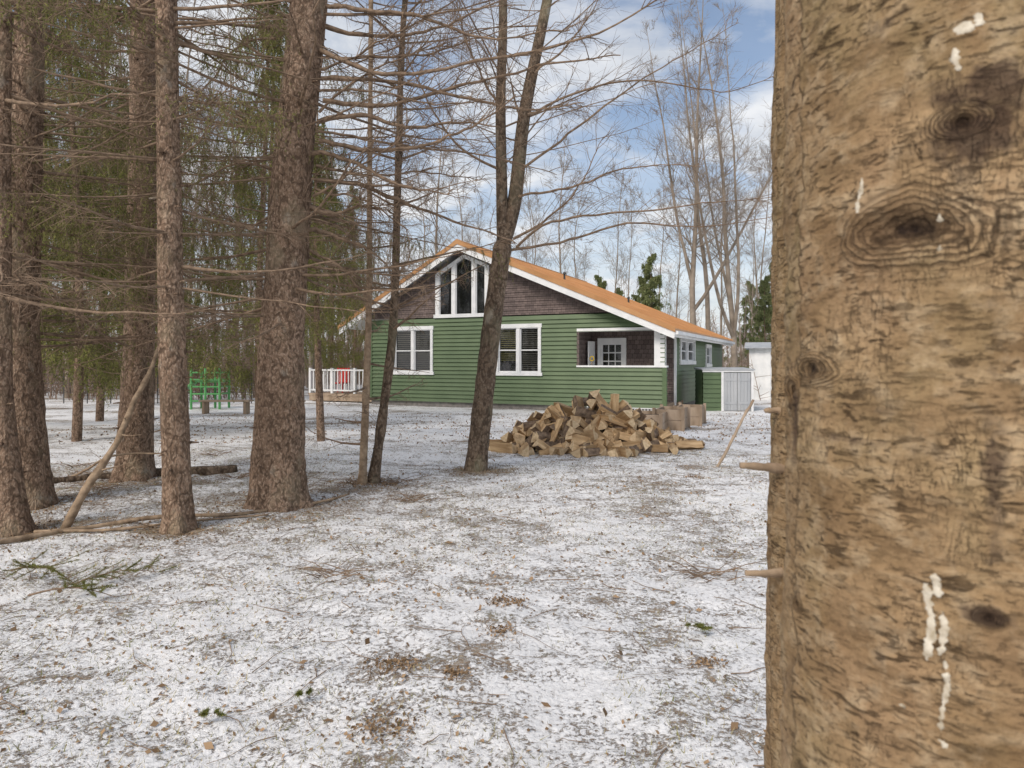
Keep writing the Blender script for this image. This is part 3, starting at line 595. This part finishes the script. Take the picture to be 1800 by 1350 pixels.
b=Buf(); slope(b,PK,XR-.03,FO+.001,FO+.035,-.29,-.001); slope(b,XLe+.03,PK,FO+.001,FO+.035,-.29,-.001)
slope(b,PK,XR-.03,FO+.036,BO-.01,-.05,-.003); slope(b,XLe+.03,PK,FO+.036,BO-.01,-.05,-.003)
b.box((XR-.05,FO+.0,roofz(XR)-.22),(XR-.02,BO,roofz(XR)-.06)); obj('fascia',b,[M['white']],house)
b=Buf(); b.box((XR-.018,FO+.02,roofz(XR)-.14),(XR+.09,BO,roofz(XR)-.03)); obj('gutter',b,[M['white']],house)
for (x,y,h) in ((-4.6,3.0,.35),(-3.0,6.5,.3)):
    b=Buf(); z=roofz(x); tube(b,[(x,y,z-.1),(x,y,z+h)],[.04,.04],12,cap=True); tube(b,[(x,y,z+h-.06),(x,y,z+h+.02)],[.07,.05],12,cap=True); obj('roof_vent',b,[M['wire']],roof)
b=Buf(); b.box((XL-.03,-.06,-.02),(XL+.09,.0,ZB-.3)); obj('corner_board',b,[M['green']],house)
b=Buf(); b.box((-.10,-.064,-.02),(.045,-.056,1.29)); obj('corner_board',b,[M['green']],house)
# ------------------------------------------------------------------ deck
def hw(x,y,z=0): return np.array([OX+x*c_+y*s_,OY-x*s_+y*c_,z])
dk0=hw(XL,.6); deck=empty('deck',(dk0[0],dk0[1],-.2),'small wooden deck with white railing beside the house','deck',rotz=-TH)
DX=ux(543,.6)-XL; b=Buf(); b.box((DX,0,.25),(-.05,3,.36)); b.box((DX,.02,.05),(-.05,.06,.25))
for x in np.linspace(DX+.1,-.2,4): b.box((x,.1,-.1),(x+.12,.22,.25))
obj('floor',b,[M['plank']],deck)
b=Buf(); b.box((DX,-.0,1.30),(-.1,.09,1.36)); b.box((DX,.02,.46),(-.1,.07,.52))
for x in np.linspace(DX+.02,-.16,20): b.box((x,.03,.52),(x+.04,.06,1.30))
for x in np.linspace(DX,-.16,4): b.box((x-.0,-.01,.36),(x+.1,.10,1.42))
b.box((DX,.1,1.3),(DX+.08,3,1.36))
for y in np.linspace(.2,2.9,18): b.box((DX+.02,y,.36),(DX+.06,y+.04,1.3))
obj('railing',b,[M['white']],deck)
p=hw(ux(598,1.5),1.5); e=empty('deck_chair',(p[0],p[1],.16),'red plastic chair standing on the deck','chair',rotz=-.3)
b=Buf(); b.box((-.3,-.28,.38),(.3,.28,.43)); obj('seat',b,[M['red']],e); b=Buf()
for x in np.linspace(-.3,.22,5): b.box((x,.24,.43),(x+.09,.28,1.05))
b.box((-.3,.281,.9),(.31,.30,.97)); obj('backrest',b,[M['red']],e)
for sx in(-.29,.24):
    for sy in(-.27,.21): b=Buf(); b.box((sx,sy,0),(sx+.05,sy+.05,.38)); obj('leg',b,[M['red']],e)
p=hw(ux(1040,.5),.5,.1); e=empty('shovel',p,'shovel with yellow D-grip leaning inside the porch','shovel',rotz=-TH)
b=Buf(); tube(b,[(0,0,.25),(0,.03,1.4)],[.016,.016],8,cap=True); obj('shaft',b,[M['plank']],e)
b=Buf(); a=np.linspace(0,2*np.pi,17); tube(b,np.c_[.07*np.sin(a),.03+0*a,1.49+.07*np.cos(a)*1.1],.018,8); obj('grip',b,[M['yellow']],e,smooth=True)
b=Buf(); b.box((-.13,-.02,0),(.13,0,.3)); obj('blade',b,[M['wire']],e)
# ------------------------------------------------------------------ utility shed
sx0,sx1,SY=6.55,8.2,23.4; e=empty('storage_shed',(sx0,SY,-.22),'low green storage bin with grey double doors and white trim','shed',rotz=-.1)
w=sx1-sx0; b=Buf(); lap(b,0,.62,0,1.42,.15,[],lambda x,z,d:(x,-d,z)); lap(b,0,1.5,0,1.42,.15,[],lambda y,z,d:(-d,y,z)); lap(b,0,1.5,0,1.42,.15,[],lambda y,z,d:(w+d,y,z)); lap(b,0,w,0,1.42,.15,[],lambda x,z,d:(x,1.5+d,z)); obj('wall',b,[M['green']],e)
b=Buf(); b.hexa([(-.06,-.10,1.42),(w+.06,-.10,1.42),(w+.06,1.6,1.42),(-.06,1.6,1.42),(-.06,-.10,1.455),(w+.06,-.10,1.455),(w+.06,1.6,1.5),(-.06,1.6,1.5)]); obj('roof',b,[M['greydoor']],e)
b=Buf(); b.box((.60,-.055,0),(.68,.0,1.419)); b.box((w-.06,-.055,0),(w+.02,.0,1.419)); b.box((-.03,-.065,1.35),(w+.03,-.056,1.418)); obj('trim',b,[M['white']],e)
for a0,a1 in ((.69,.69+(w-.76)/2-.005),(.69+(w-.76)/2+.005,w-.07)):
    d_=Buf(); n=4
    for k in range(n):
        q0=a0+(a1-a0)*k/n; q1=a0+(a1-a0)*(k+1)/n-.006; d_.box((q0,-.035,.04),(q1,-.01,1.33))
    d_.box((a0+.02,-.05,.25),(a1-.02,-.036,.33)); d_.box((a0+.02,-.05,1.05),(a1-.02,-.036,1.13)); obj('door',d_,[M['greydoor']],e)
e=empty('outbuilding',(10.6,30.5,-.25),'white metal outbuilding with ribbed walls behind the cottage','building',rotz=-.35)
b=Buf()
for k in range(24): b.box((k*.22,-.03 if k%2 else 0,0),(k*.22+.22,3.5-.001*k,2.35))
obj('wall',b,[M['white']],e); b=Buf(); b.hexa([(-.2,-.3,2.32),(5.5,-.3,2.32),(5.5,1.8,2.6),(-.2,1.8,2.6),(-.2,-.3,2.36),(5.5,-.3,2.36),(5.5,1.8,2.64),(-.2,1.8,2.64)]); b.hexa([(-.2,1.8,2.6),(5.5,1.8,2.6),(5.5,3.8,2.32),(-.2,3.8,2.32),(-.2,1.8,2.64),(5.5,1.8,2.64),(5.5,3.8,2.36),(-.2,3.8,2.36)]); obj('roof',b,[M['greydoor']],e)
# ------------------------------------------------------------------ raised beds
def planter(u,v,wm_,dm,h,rot):
    Yq=1800/(v-HOR)
    for _ in range(5):
        x=(u-900)/F*Yq; Yq=(EYE-float(gz(x,Yq)))*F/(v-HOR)
    x=(u-900)/F*Yq; e=empty('planter_box',(x,Yq+dm/2,float(gz(x,Yq))-.01),'weathered wooden raised garden bed on the lawn','planter','raised garden beds',rot)
    b=Buf(); n=2
    for k in range(n):
        z0=k*h/n; z1=(k+1)*h/n-.008
        b.box((-wm_/2,-dm/2,z0),(wm_/2,-dm/2+.04,z1)); b.box((-wm_/2,dm/2-.04,z0),(wm_/2,dm/2,z1)); b.box((-wm_/2,-dm/2+.041,z0),(-wm_/2+.04,dm/2-.041,z1)); b.box((wm_/2-.04,-dm/2+.041,z0),(wm_/2,dm/2-.041,z1))
    for sx in(-1,1):
        for sy in(-1,1): b.box((sx*(wm_/2+.02)-.035,sy*(dm/2+.02)-.035,-.02),(sx*(wm_/2+.02)+.035,sy*(dm/2+.02)+.035,h+.03))
    obj('frame',b,[M['plank']],e); b=Buf(); b.box((-wm_/2+.042,-dm/2+.042,0),(wm_/2-.042,dm/2-.042,h-.08)); obj('soil',b,[M['soil']],e)
planter(1152,763,.62,1.2,.42,-.35); planter(1192,757,.6,1.2,.48,-.35); planter(1224,748,.6,1.2,.48,-.35); planter(1185,722,.6,.8,.3,-.35)
# ------------------------------------------------------------------ firewood
rng=np.random.default_rng(90)
def wood(L,R,a0,a1):
    b=Buf(); n=4; ang=np.linspace(a0,a1,n); pr=np.r_[[[0,0]],np.c_[np.cos(ang),np.sin(ang)]*R]; pr-=pr.mean(0); pr+=rng.normal(size=pr.shape)*.004; k=len(pr)
    xs=np.linspace(-L/2,L/2,5); V=[]
    for x in xs:
        tw=rng.normal()*.05; j=rng.normal(size=(k,2))*.0035; c,s=math.cos(tw),math.sin(tw); q=pr@np.array([[c,s],[-s,c]])+j
        for y,z in q: V.append((x,y,z))
    V=np.array(V); Q=[];QB=[]
    for i in range(4):
        for j in range(k):
            f=(i*k+j,i*k+(j+1)%k,(i+1)*k+(j+1)%k,(i+1)*k+j)
            (Q if j in(0,k-1) else QB).append(f)
    b.add(V,q=Q,m=0); V2=V.copy(); b.add(V2,q=QB,m=1); b.fan(V[:k][::-1],m=2); b.fan(V[-k:],m=2); return b.mesh('firewood_log',[M['split'],M['wbark'] if rng.random()<.75 else M['split'],M['splitend']])
WM=[wood(rng.uniform(.38,.52),rng.uniform(.13,.20),0,rng.uniform(.8,1.4)) for _ in range(16)]
CX,CY,AA,BB,HH=1.36,12.0,1.62,1.1,.88
cnt=0
def addlog(x,y,z,yaw,tilt,roll):
    global cnt
    o=bpy.data.objects.new('firewood_log',WM[int(rng.integers(0,16))]); o.location=(x,y,z); o.rotation_euler=(roll,tilt,yaw); o.rotation_mode='XYZ'; link(o)
    o["label"]='split piece of pale firewood in a loose heap on snow'; o["category"]='firewood'; o["group"]='heap of split firewood'; cnt+=1
for sc,n in ((.45,35),(.72,70),(1.0,125)):
    for k in range(n):
        for _ in range(40):
            r=math.sqrt(rng.random()); a=rng.uniform(0,6.28)
            if not(sc==1.0 and math.sin(a)>.55 and rng.random()<.75): break
        px=math.cos(a)*r*AA*.95; py=math.sin(a)*r*BB*.95; rho=math.hypot(px/AA,py/BB)
        z=HH*(1-rho**1.25)*sc*(1+.22*vn(px,py,2.5,20)); z=max(z-.05,.05)
        addlog(CX+px,CY+py,float(gz(CX+px,CY+py))+z,rng.uniform(0,3.14),rng.normal()*.75*(.3+z),rng.uniform(0,6.28))
for k in range(22):
    a=rng.uniform(-3.3,.2); addlog(CX+math.cos(a)*AA*1.06,CY+math.sin(a)*BB*1.1,float(gz(CX+math.cos(a)*AA*1.06,CY+math.sin(a)*BB*1.1))+.05,rng.uniform(0,3.14),0,rng.uniform(0,6.28))
# ------------------------------------------------------------------ sticks, logs, fallen branches
def stick(name,label,pts,r0,r1,mat='deadwood',twigs=0,cat='branch',k=8,cap=True,rad=.3):
    pts=np.array(pts); base=pts[0].copy(); P=smoothpath(pts-base,26); b=Buf(); R=np.linspace(r0,r1,26)*(1+.08*rng.normal(size=26)); P+=np.cumsum(rng.normal(size=P.shape),axis=0)*r0*.12; tube(b,P,R,k,cap=cap)
    for q in range(twigs):
        i=int(rng.integers(3,25)); d=nrm(rng.normal(size=3)*[1,1,.5]+[0,0,.25]); L=rng.uniform(.1,rad); tube(b,[P[i],P[i]+d*L*.5+rng.normal(size=3)*.02,P[i]+d*L],[max(.003,R[i]*.3),.003,.0015],4)
    return obj(name,b,[M[mat]],None,base,True,label,cat)
def G(u,v,dz=0):
    Yq=1800/(v-HOR)
    for _ in range(6):
        x=(u-900)/F*Yq; Yq=(EYE-float(gz(x,Yq))-dz)*F/(v-HOR)
    x=(u-900)/F*Yq; return np.array([x,Yq,float(gz(x,Yq))+dz])
stick('leaning_pole','thin brown wooden stake leaning in the snowy lawn',[G(1258,826,-.05),W(1292,765,9.5),W(1326,702,9.6)],.022,.02,'plank',0,'pole')
stick('fallen_branch','long crooked bare branch lying on snow across spruce roots',[G(-30,958,.02),G(150,928,.02),G(290,908,.05),G(400,905,.02),G(500,893,.02),G(580,878,.03),W(612,868,7.6)],.026,.012,'deadwood',14)
stick('fallen_branch','thin crooked bare branch lying on snow',[G(60,935,.02),G(200,930,.02),G(340,915,.02),G(470,905,.02)],.016,.008,'deadwood',14)
stick('leaning_branch','forked dead branch propped up against a spruce trunk',[G(112,932,0),W(150,860,6.2),W(195,790,6.4),W(232,700,6.7),W(268,630,7.0),W(282,560,7.4)],.042,.014,'deadwood',10,rad=.5)
stick('fallen_log','dark fallen log lying behind the spruce trunks',[G(70,846,.05),G(200,834,.05),G(330,826,.06),G(414,822,.06)],.04,.07,'smooth',4,'log',12)
stick('fallen_branch','bent dead branch rising from the spruce base',[G(70,850,.02),G(130,835,.05),W(200,800,8.0),W(290,795,7.9)],.02,.008,'deadwood',12)
for (u,v) in ((590,1010),(1240,1010),(520,865),(700,845),(420,840),(730,880),(180,860),(620,850),(140,820),(380,800)):
    p=G(u,v); b=Buf()
    for k in range(18):
        a=rng.uniform(0,6.28); L=rng.uniform(.15,.5); d=np.array([math.cos(a),math.sin(a)*.6,rng.uniform(0,.25)])*L; q=rng.normal(size=3)*[.08,.08,0]; tube(b,[q,q+d*.5+[0,0,.02],q+d],[.004,.003,.001],4)
    obj('fallen_twig_bunch',b,[M['twig']],None,p,True,'small tangle of fallen bare twigs on snow','twigs',group='fallen twig tangles')
def bough(u,v,L,az,n,label):
    p=G(u,v,.01); bt=Buf();bn=Buf(); e=empty('fir_bough',p,label,'branch','fallen evergreen boughs')
    t=np.linspace(0,1,8); P=np.c_[math.cos(az)*L*t,math.sin(az)*L*t,.03+.1*np.sin(t*3)*L]; tube(bt,P,.008*(1-.7*t)*min(1,L*1.5),6)
    for k in range(n):
        f=rng.uniform(.1,1); h=np.array([np.interp(f,t,P[:,i]) for i in range(3)]); a=az+rng.choice([-1,1])*rng.uniform(.4,1.1); l=rng.uniform(.12,.35)*L; e2=h+np.array([math.cos(a)*l,math.sin(a)*l,rng.uniform(-.03,.14)*L])
        tube(bt,[h,e2],[.003,.0012],4); tt=rng.random(170)[:,None]; Q=h+(e2-h)*tt; needles(bn,Q,np.tile(nrm(e2-h),(170,1)),.02,.0013,.7)
    obj('branches',bt,[M['twig']],e,smooth=True); obj('needles',bn,[M['needle']],e)
bough(20,1010,.85,-.5,24,'green fir bough lying on the snow'); bough(130,1035,.5,.5,16,'green fir bough lying on the snow'); bough(50,1055,.6,-.1,14,'green fir bough lying on the snow'); bough(1185,1112,.16,-.2,8,'tiny green fir sprig lying on the snow'); bough(515,1235,.08,.3,5,'tiny green fir sprig lying on the snow'); bough(340,1275,.1,.3,5,'tiny green fir sprig lying on the snow')
# ------------------------------------------------------------------ wire fence, green climbing frame
fx=np.linspace(-19,-8.6,12); fy=27.5; e=empty('wire_fence',(fx[0],fy,-.2),'thin wire fence with dark metal posts across the yard','fence'); b=Buf()
for x in fx: tube(b,[(x-fx[0],0,-.1),(x-fx[0],0,1.25)],[.02,.02],6,cap=True)
obj('posts',b,[M['wire']],e); b=Buf()
for z in(.15,.45,.8,1.15): tube(b,[(0,0,z),(fx[-1]-fx[0],0,z)],[.006,.006],4)
for x in np.arange(0,fx[-1]-fx[0],.3): tube(b,[(x,0.01,.1),(x,0.01,1.15)],[.004,.004],3)
obj('wires',b,[M['wire']],e)
x0=(336-900)/F*24; e=empty('climbing_frame',(x0,24,-.2),'bright green play frame standing in the snowy yard','play frame'); b=Buf()
for x in(0,.5,1.0):
    for y in(0,.8): tube(b,[(x,y,-.05),(x,y,1.45)],[.045,.045],8,cap=True)
obj('posts',b,[M['plastgreen']],e,smooth=False); b=Buf()
for z in(.3,.55,.8,1.05,1.3): tube(b,[(0,0,z),(1.0,0,z)],[.03,.03],6); tube(b,[(1.0,0,z),(1.0,.8,z)],[.03,.03],6)
b.box((.02,.05,.95),(.98,.78,1.0)); obj('rungs',b,[M['plastgreen']],e); b=Buf(); b.hexa([(-1.0,.1,0.0),(-.02,.1,.93),(-.02,.6,.93),(-1.0,.6,0.0),(-1.0,.1,.05),(-.02,.1,1.0),(-.02,.6,1.0),(-1.0,.6,.05)]); obj('slide',b,[M['plastgreen']],e)
x0=(392-900)/F*22; e=empty('garden_bench',(x0,22,-.2),'low weathered plank bench dusted with snow','bench'); b=Buf(); b.box((-.7,-.2,.4),(.9,-.02,.45)); b.box((-.7,0,.4),(.9,.2,.45)); obj('seat',b,[M['plank']],e)
for x in(-.6,.72): b=Buf(); b.box((x,-.18,0),(x+.08,.18,.4)); obj('leg',b,[M['plank']],e)
# ------------------------------------------------------------------ near trunks
def hit(u,v,cx,cy,r):
    k=(u-900)/F; A=k*k+1;B=-2*(k*cx+cy);C=cx*cx+cy*cy-r*r; D=max(B*B-4*A*C,0); t=(-B-math.sqrt(D))/(2*A); return k*t,t,EYE+(HOR-v)/F*t,math.atan2(t-cy,k*t-cx)
def nearbark(name,tint):
    m,nt,p=newmat(name); at_=N(nt,'ShaderNodeAttribute',attribute_name='bk').outputs['Vector']; kd=N(nt,'ShaderNodeAttribute',attribute_name='kd').outputs['Fac']; sd=N(nt,'ShaderNodeAttribute',attribute_name='stain').outputs['Fac']
    v1=at_
    big=noise(nt,v1,8,5,.6); mid=noise(nt,v1,30,6,.63); fine=noise(nt,v1,170,5,.7); hue=noise(nt,mapping(nt,at_,(1.4,.7,1)),5,4,.6)
    band=noise(nt,mapping(nt,at_,(9,34,1)),1,6,.64,.5)
    dash=noise(nt,mapping(nt,at_,(34,125,1)),1,5,.64,.8); dash2=noise(nt,mapping(nt,at_,(80,240,1)),1,4,.65,.6); crk=noise(nt,mapping(nt,at_,(75,16,1)),1,4,.65,1.4)
    tt=lambda c: tuple(np.array(c)*tint)
    c=mix(nt,mrange(nt,big,.35,.62),tt((.245,.155,.076)),tt((.41,.28,.152)))
    c=mix(nt,mrange(nt,hue,.5,.66,0,.55),c,tt((.30,.235,.12))); c=mix(nt,mrange(nt,hue,.34,.48,.4,0),c,tt((.39,.25,.145)))
    c=mix(nt,mrange(nt,band,.50,.68,0,.6),c,tt((.145,.088,.043))); c=mix(nt,mrange(nt,band,.30,.45,.5,0),c,tt((.52,.39,.24)))
    c=mix(nt,mrange(nt,mid,.50,.70,0,.6),c,tt((.58,.45,.29))); c=mix(nt,mrange(nt,fine,.5,.7,0,.5),c,(.13,.08,.04))
    gate=mrange(nt,noise(nt,v1,14,3,.5),.40,.56,.25,1)
    d1=mrange(nt,dash,.56,.64); d2=mrange(nt,dash2,.57,.67,0,.65); dd=mth(nt,'MULTIPLY',mth(nt,'MAXIMUM',d1,d2),gate); c=mix(nt,mth(nt,'MULTIPLY',dd,.85),c,(.062,.037,.018))
    ck=mrange(nt,mth(nt,'ABSOLUTE',mth(nt,'SUBTRACT',crk,.5)),0.0,.012,1,0); ckm=mth(nt,'MULTIPLY',ck,mrange(nt,big,.5,.6)); c=mix(nt,mth(nt,'MULTIPLY',ckm,.6),c,(.05,.03,.018))
    wob=mth(nt,'ADD',kd,mth(nt,'MULTIPLY',mth(nt,'SUBTRACT',mid,.5),.5)); ring=mth(nt,'SINE',mth(nt,'MULTIPLY',wob,40.0)); rm=mrange(nt,mth(nt,'ADD',kd,mth(nt,'MULTIPLY',mth(nt,'SUBTRACT',noise(nt,v1,18,3),.5),1.4)),.75,1.25,1,0); rf_=mth(nt,'MULTIPLY',mrange(nt,ring,-.2,1),mth(nt,'MULTIPLY',rm,.5))
    c=mix(nt,rf_,c,(.11,.065,.034)); edge=mth(nt,'MULTIPLY',mrange(nt,mth(nt,'ABSOLUTE',mth(nt,'SUBTRACT',wob,1.0)),0,.09,.7,0),mrange(nt,noise(nt,v1,22,3),.45,.6)); c=mix(nt,edge,c,(.08,.048,.026)); c=mix(nt,mrange(nt,wob,.30,.85,.6,0),c,(.13,.08,.045)); wob2=mth(nt,'ADD',kd,mth(nt,'MULTIPLY',mth(nt,'SUBTRACT',noise(nt,v1,60,4),.5),.9)); core=mrange(nt,wob2,.12,.36,1,0); c=mix(nt,core,c,(.025,.015,.01))
    st=mrange(nt,mth(nt,'ADD',sd,mth(nt,'MULTIPLY',mth(nt,'SUBTRACT',mid,.5),2.4)),.40,.85,0,.85); c=mix(nt,st,c,(.07,.042,.028))
    setin(nt,p.inputs['Base Color'],c); p.inputs['Roughness'].default_value=.85; p.inputs['Specular IOR Level'].default_value=.2
    h=mth(nt,'ADD',mth(nt,'MULTIPLY',mid,1.3),mth(nt,'MULTIPLY',fine,.5)); h=mth(nt,'SUBTRACT',h,mth(nt,'MULTIPLY',dd,.9)); h=mth(nt,'SUBTRACT',h,mth(nt,'MULTIPLY',band,1.5)); h=mth(nt,'SUBTRACT',h,mth(nt,'MULTIPLY',rf_,1.8)); h=mth(nt,'SUBTRACT',h,mth(nt,'MULTIPLY',core,1.5)); h=mth(nt,'SUBTRACT',h,mth(nt,'MULTIPLY',ckm,.8)); h=mth(nt,'SUBTRACT',h,edge)
    bump(nt,h,1.0,.005,p); return m
def near_trunk(label,cx,cy,r,knots,stains,mat,stubs=(),resin=(),na=420,dz=.003,zlo=.85,zhi=2.15,tp=.02,lean=0.):
    base=np.array([cx,cy,float(gz(cx,cy))]); e=empty('spruce_tree',base,label,'tree')
    z=np.r_[np.linspace(base[2]-.1,zlo,25)[:-1],np.arange(zlo,zhi,dz),np.linspace(zhi,10,80)]
    th=np.linspace(-math.pi,math.pi,na,endpoint=False); TH_,Z_=np.meshgrid(th,z); arc=TH_*r
    kdv=np.full(TH_.shape,9.); stn=np.zeros(TH_.shape); disp=.010*vn(np.cos(TH_)*2,np.sin(TH_)*2+Z_*4,1,31)+.008*vn(np.cos(TH_)*6,np.sin(TH_)*6+Z_*24,1,32)+.0038*vn(np.cos(TH_)*16,np.sin(TH_)*16+Z_*130,1,33)
    for (u,v,ra,rz,amp) in knots:
        x,y,zk,t0=hit(u,v,cx,cy,r); da=(TH_-t0+math.pi)%(2*math.pi)-math.pi; da=da*r
        zz=(Z_-zk)+.12*np.abs(da)**1.0*(ra>.05); zz=np.where(zz>0,zz,zz*1.15); d=np.sqrt((da/ra)**2+(zz/rz)**2)+.16*vn(da,zz,28,40); kdv=np.minimum(kdv,d); disp+=amp*(np.exp(-((d-.7)/.32)**2)-1.0*np.exp(-(d/.3)**2))
    for (u,v,ra,rz,s) in stains:
        x,y,zk,t0=hit(u,v,cx,cy,r); da=((TH_-t0+math.pi)%(2*math.pi)-math.pi)*r; stn+=s*np.exp(-(da/ra)**2-((Z_-zk)/rz)**2)
    R=r*(1-tp*(Z_-1.5))+disp; R=np.maximum(R,.01)*np.clip((12-Z_)/10,.2,1)/np.clip((12-1.5)/10,.2,1); R+= .25*r*np.exp(-np.maximum(Z_-base[2],0)/.15)*(1+.5*np.cos(5*TH_))
    V=np.stack([R*np.cos(TH_)+lean*(Z_-1.5),R*np.sin(TH_),Z_-base[2]],-1).reshape(-1,3); k=na; n=len(z); b=Buf(); i=np.arange(n-1)[:,None]*k; c=np.arange(k)[None]; d=(c+1)%k
    b.add(V,q=np.stack([i+c,i+d,i+k+d,i+k+c],-1).reshape(-1,4)); me=b.mesh('trunk',[mat],True)
    a=me.attributes.new('bk','FLOAT_VECTOR','POINT'); a.data.foreach_set('vector',np.stack([arc,Z_,0*Z_],-1).reshape(-1).astype(np.float32))
    a=me.attributes.new('kd','FLOAT','POINT'); a.data.foreach_set('value',kdv.ravel().astype(np.float32)); a=me.attributes.new('stain','FLOAT','POINT'); a.data.foreach_set('value',stn.ravel().astype(np.float32))
    obj('trunk',me,None,e)
    for (z0,a0,L,rs) in stubs:
        b=Buf(); p=np.array([math.cos(a0)*r*.8,math.sin(a0)*r*.8,z0-base[2]]); d=np.array([math.cos(a0),math.sin(a0),rng.normal()*.08]); t=np.linspace(0,1,12)[:,None]; tube(b,p+d*(L+r*.2)*t+np.cumsum(rng.normal(size=(12,3)),axis=0)*.0009,rs*(1.2-.45*t[:,0]+.09*rng.normal(size=12)),10,cap=True); obj('branch_stub',b,[M['deadwood']],e,smooth=True)
    for (u,v0,v1,w) in resin:
        nn=max(7,int((v1-v0)/4)); rows=[]; ph=rng.uniform(0,6)
        for q in np.linspace(0,1,nn):
            vv=v0+(v1-v0)*q; x,y,zz,t0=hit(u+5*math.sin(q*(v1-v0)*.04+ph),vv,cx,cy,r); iz=int(np.argmin(abs(z-zz)))
            ww=w*(.3+.6*abs(math.sin(q*(v1-v0)*.028+ph))+.6*rng.random())*(1.0 if .06<q<.94 else .35)
            row=[]
            for s_j in (-1,-.6,0,.6,1):
                tj=t0+s_j*ww/r+rng.normal()*.0008/r; it=int(((tj+math.pi)/(2*math.pi)*na))%na; Rr=R[iz,it]+(.0024*(1-s_j*s_j)-.0012)*(.5+.9*rng.random()); row.append((Rr*math.cos(tj),Rr*math.sin(tj),zz-base[2]))
            rows.append(row)
        rows=np.array(rows).reshape(-1,3); b=Buf(); ii=np.arange(nn-1)[:,None]*5; cc=np.arange(4)[None]; b.add(rows,q=np.stack([ii+cc,ii+cc+1,ii+5+cc+1,ii+5+cc],-1).reshape(-1,4)); obj('resin_drip',b,[M['resin']],e,smooth=True)
    bt=Buf();bn=Buf()
    for q in range(20):
        zz=rng.uniform(4.2,9.6); limb(bt,bn,(0,0,zz),rng.uniform(0,6.28),rng.uniform(.8,2.0)*(1-zz/14),.012,.3,cnt=8)
    obj('branches',bt,[M['twig']],e,smooth=True); obj('foliage',bn,[M['needle']],e)
rng=np.random.default_rng(99)
NB=nearbark('near_spruce_bark',1.0); NB2=nearbark('near_spruce_bark_fine',.85)
near_trunk('close-up tan spruce trunk with eye-shaped knot and white resin drips',.511,.741,.2,
  [(1598,400,.070,.040,.006),(1690,215,.024,.018,.004),(1390,690,.02,.03,.005),(1412,1060,.010,.012,.003),(1738,1085,.013,.010,.003),(1425,650,.04,.02,.003)],
  [(1680,150,.03,.02,.8),(1700,240,.05,.035,.75),(1790,160,.03,.03,.6),(1400,740,.012,.05,.8),(1595,402,.024,.013,.7),(1740,1085,.025,.008,.7),(1740,650,.012,.16,.35),(1745,950,.012,.1,.35),(1500,720,.06,.006,.6),(1480,770,.05,.004,.6),(1600,20,.05,.01,.5),(1440,440,.008,.06,.4),(1640,820,.05,.02,.3),(1540,1160,.04,.05,.25)],
  NB,resin=[(1512,312,375,.0034),(1700,36,58,.009),(1716,20,44,.0045),(1680,82,122,.005),(1632,1025,1160,.0045),(1655,1075,1150,.0038),(1660,1160,1285,.0032),(1645,1008,1050,.0055),(1655,1300,1313,.004),(1590,1236,1244,.003),(1655,375,390,.003),(1652,432,442,.003)])
near_trunk('narrow grey-brown spruce trunk with short broken branch stubs',.672,1.44,.118,
  [(1352,340,.02,.02,.002),(1352,930,.016,.018,.002)],[(1356,700,.02,.06,.5)],NB2,
  stubs=[(1.277,math.radians(196),.10,.0095),(1.067,math.radians(198),.095,.008),(1.40,math.radians(190),.035,.007)],na=300,dz=.004,tp=.09)
# ------------------------------------------------------------------ light, sky, camera
EL,AZ=40,218
w=bpy.data.worlds.new('World'); bpy.context.scene.world=w; w.use_nodes=True; nt=w.node_tree; nt.nodes.clear()
o=N(nt,'ShaderNodeOutputWorld'); bg=N(nt,'ShaderNodeBackground'); bg.inputs[1].default_value=.15; nt.links.new(bg.outputs[0],o.inputs[0])
sk=N(nt,'ShaderNodeTexSky'); sk.sky_type='NISHITA'; sk.sun_disc=False; sk.sun_elevation=math.radians(EL); sk.sun_rotation=math.radians(AZ); sk.air_density=1.0; sk.dust_density=2.0
tc=N(nt,'ShaderNodeTexCoord').outputs['Generated']; sx=N(nt,'ShaderNodeSeparateXYZ'); nt.links.new(tc,sx.inputs[0])
zz=mth(nt,'ADD',mth(nt,'MAXIMUM',sx.outputs[2],0.0),.22); cb=N(nt,'ShaderNodeCombineXYZ'); nt.links.new(mth(nt,'DIVIDE',sx.outputs[0],zz),cb.inputs[0]); nt.links.new(mth(nt,'DIVIDE',sx.outputs[1],zz),cb.inputs[1])
cn=noise(nt,cb.outputs[0],1.9,8,.55,.4); cf=mrange(nt,cn,.41,.57); hz=mrange(nt,sx.outputs[2],.02,.34,.85,0.12); cf2=mth(nt,'MAXIMUM',mth(nt,'MULTIPLY',cf,.92),hz)
cc=mix(nt,mrange(nt,noise(nt,cb.outputs[0],4.5,6),.38,.62),(4.3,4.55,4.95),(6.2,6.25,6.35))
nt.links.new(mix(nt,cf2,sk.outputs[0],cc),bg.inputs[0])
sun=bpy.data.lights.new('sun','SUN'); sun.energy=2.2; sun.angle=math.radians(22); sun.color=(1,.92,.82); so=bpy.data.objects.new('sun',sun); link(so)
from mathutils import Vector
az=math.radians(AZ); el=math.radians(EL); d=Vector((math.sin(az)*math.cos(el),math.cos(az)*math.cos(el),math.sin(el))); so.rotation_euler=d.to_track_quat('Z','Y').to_euler(); so.location=(0,0,20)
cam=bpy.data.cameras.new('camera'); co=bpy.data.objects.new('camera',cam); link(co); co.location=(0,0,EYE); co.rotation_euler=(math.pi/2,0,0); cam.sensor_width=36; cam.lens=24; cam.shift_y=-(675-HOR)/1800
cam.clip_end=4000; cam.clip_start=.05; cam.dof.use_dof=True; cam.dof.focus_distance=12; cam.dof.aperture_fstop=9
sc=bpy.context.scene; sc.camera=co; sc.view_settings.view_transform='Standard'; sc.view_settings.look='None'; sc.view_settings.exposure=0
print('logs',cnt)
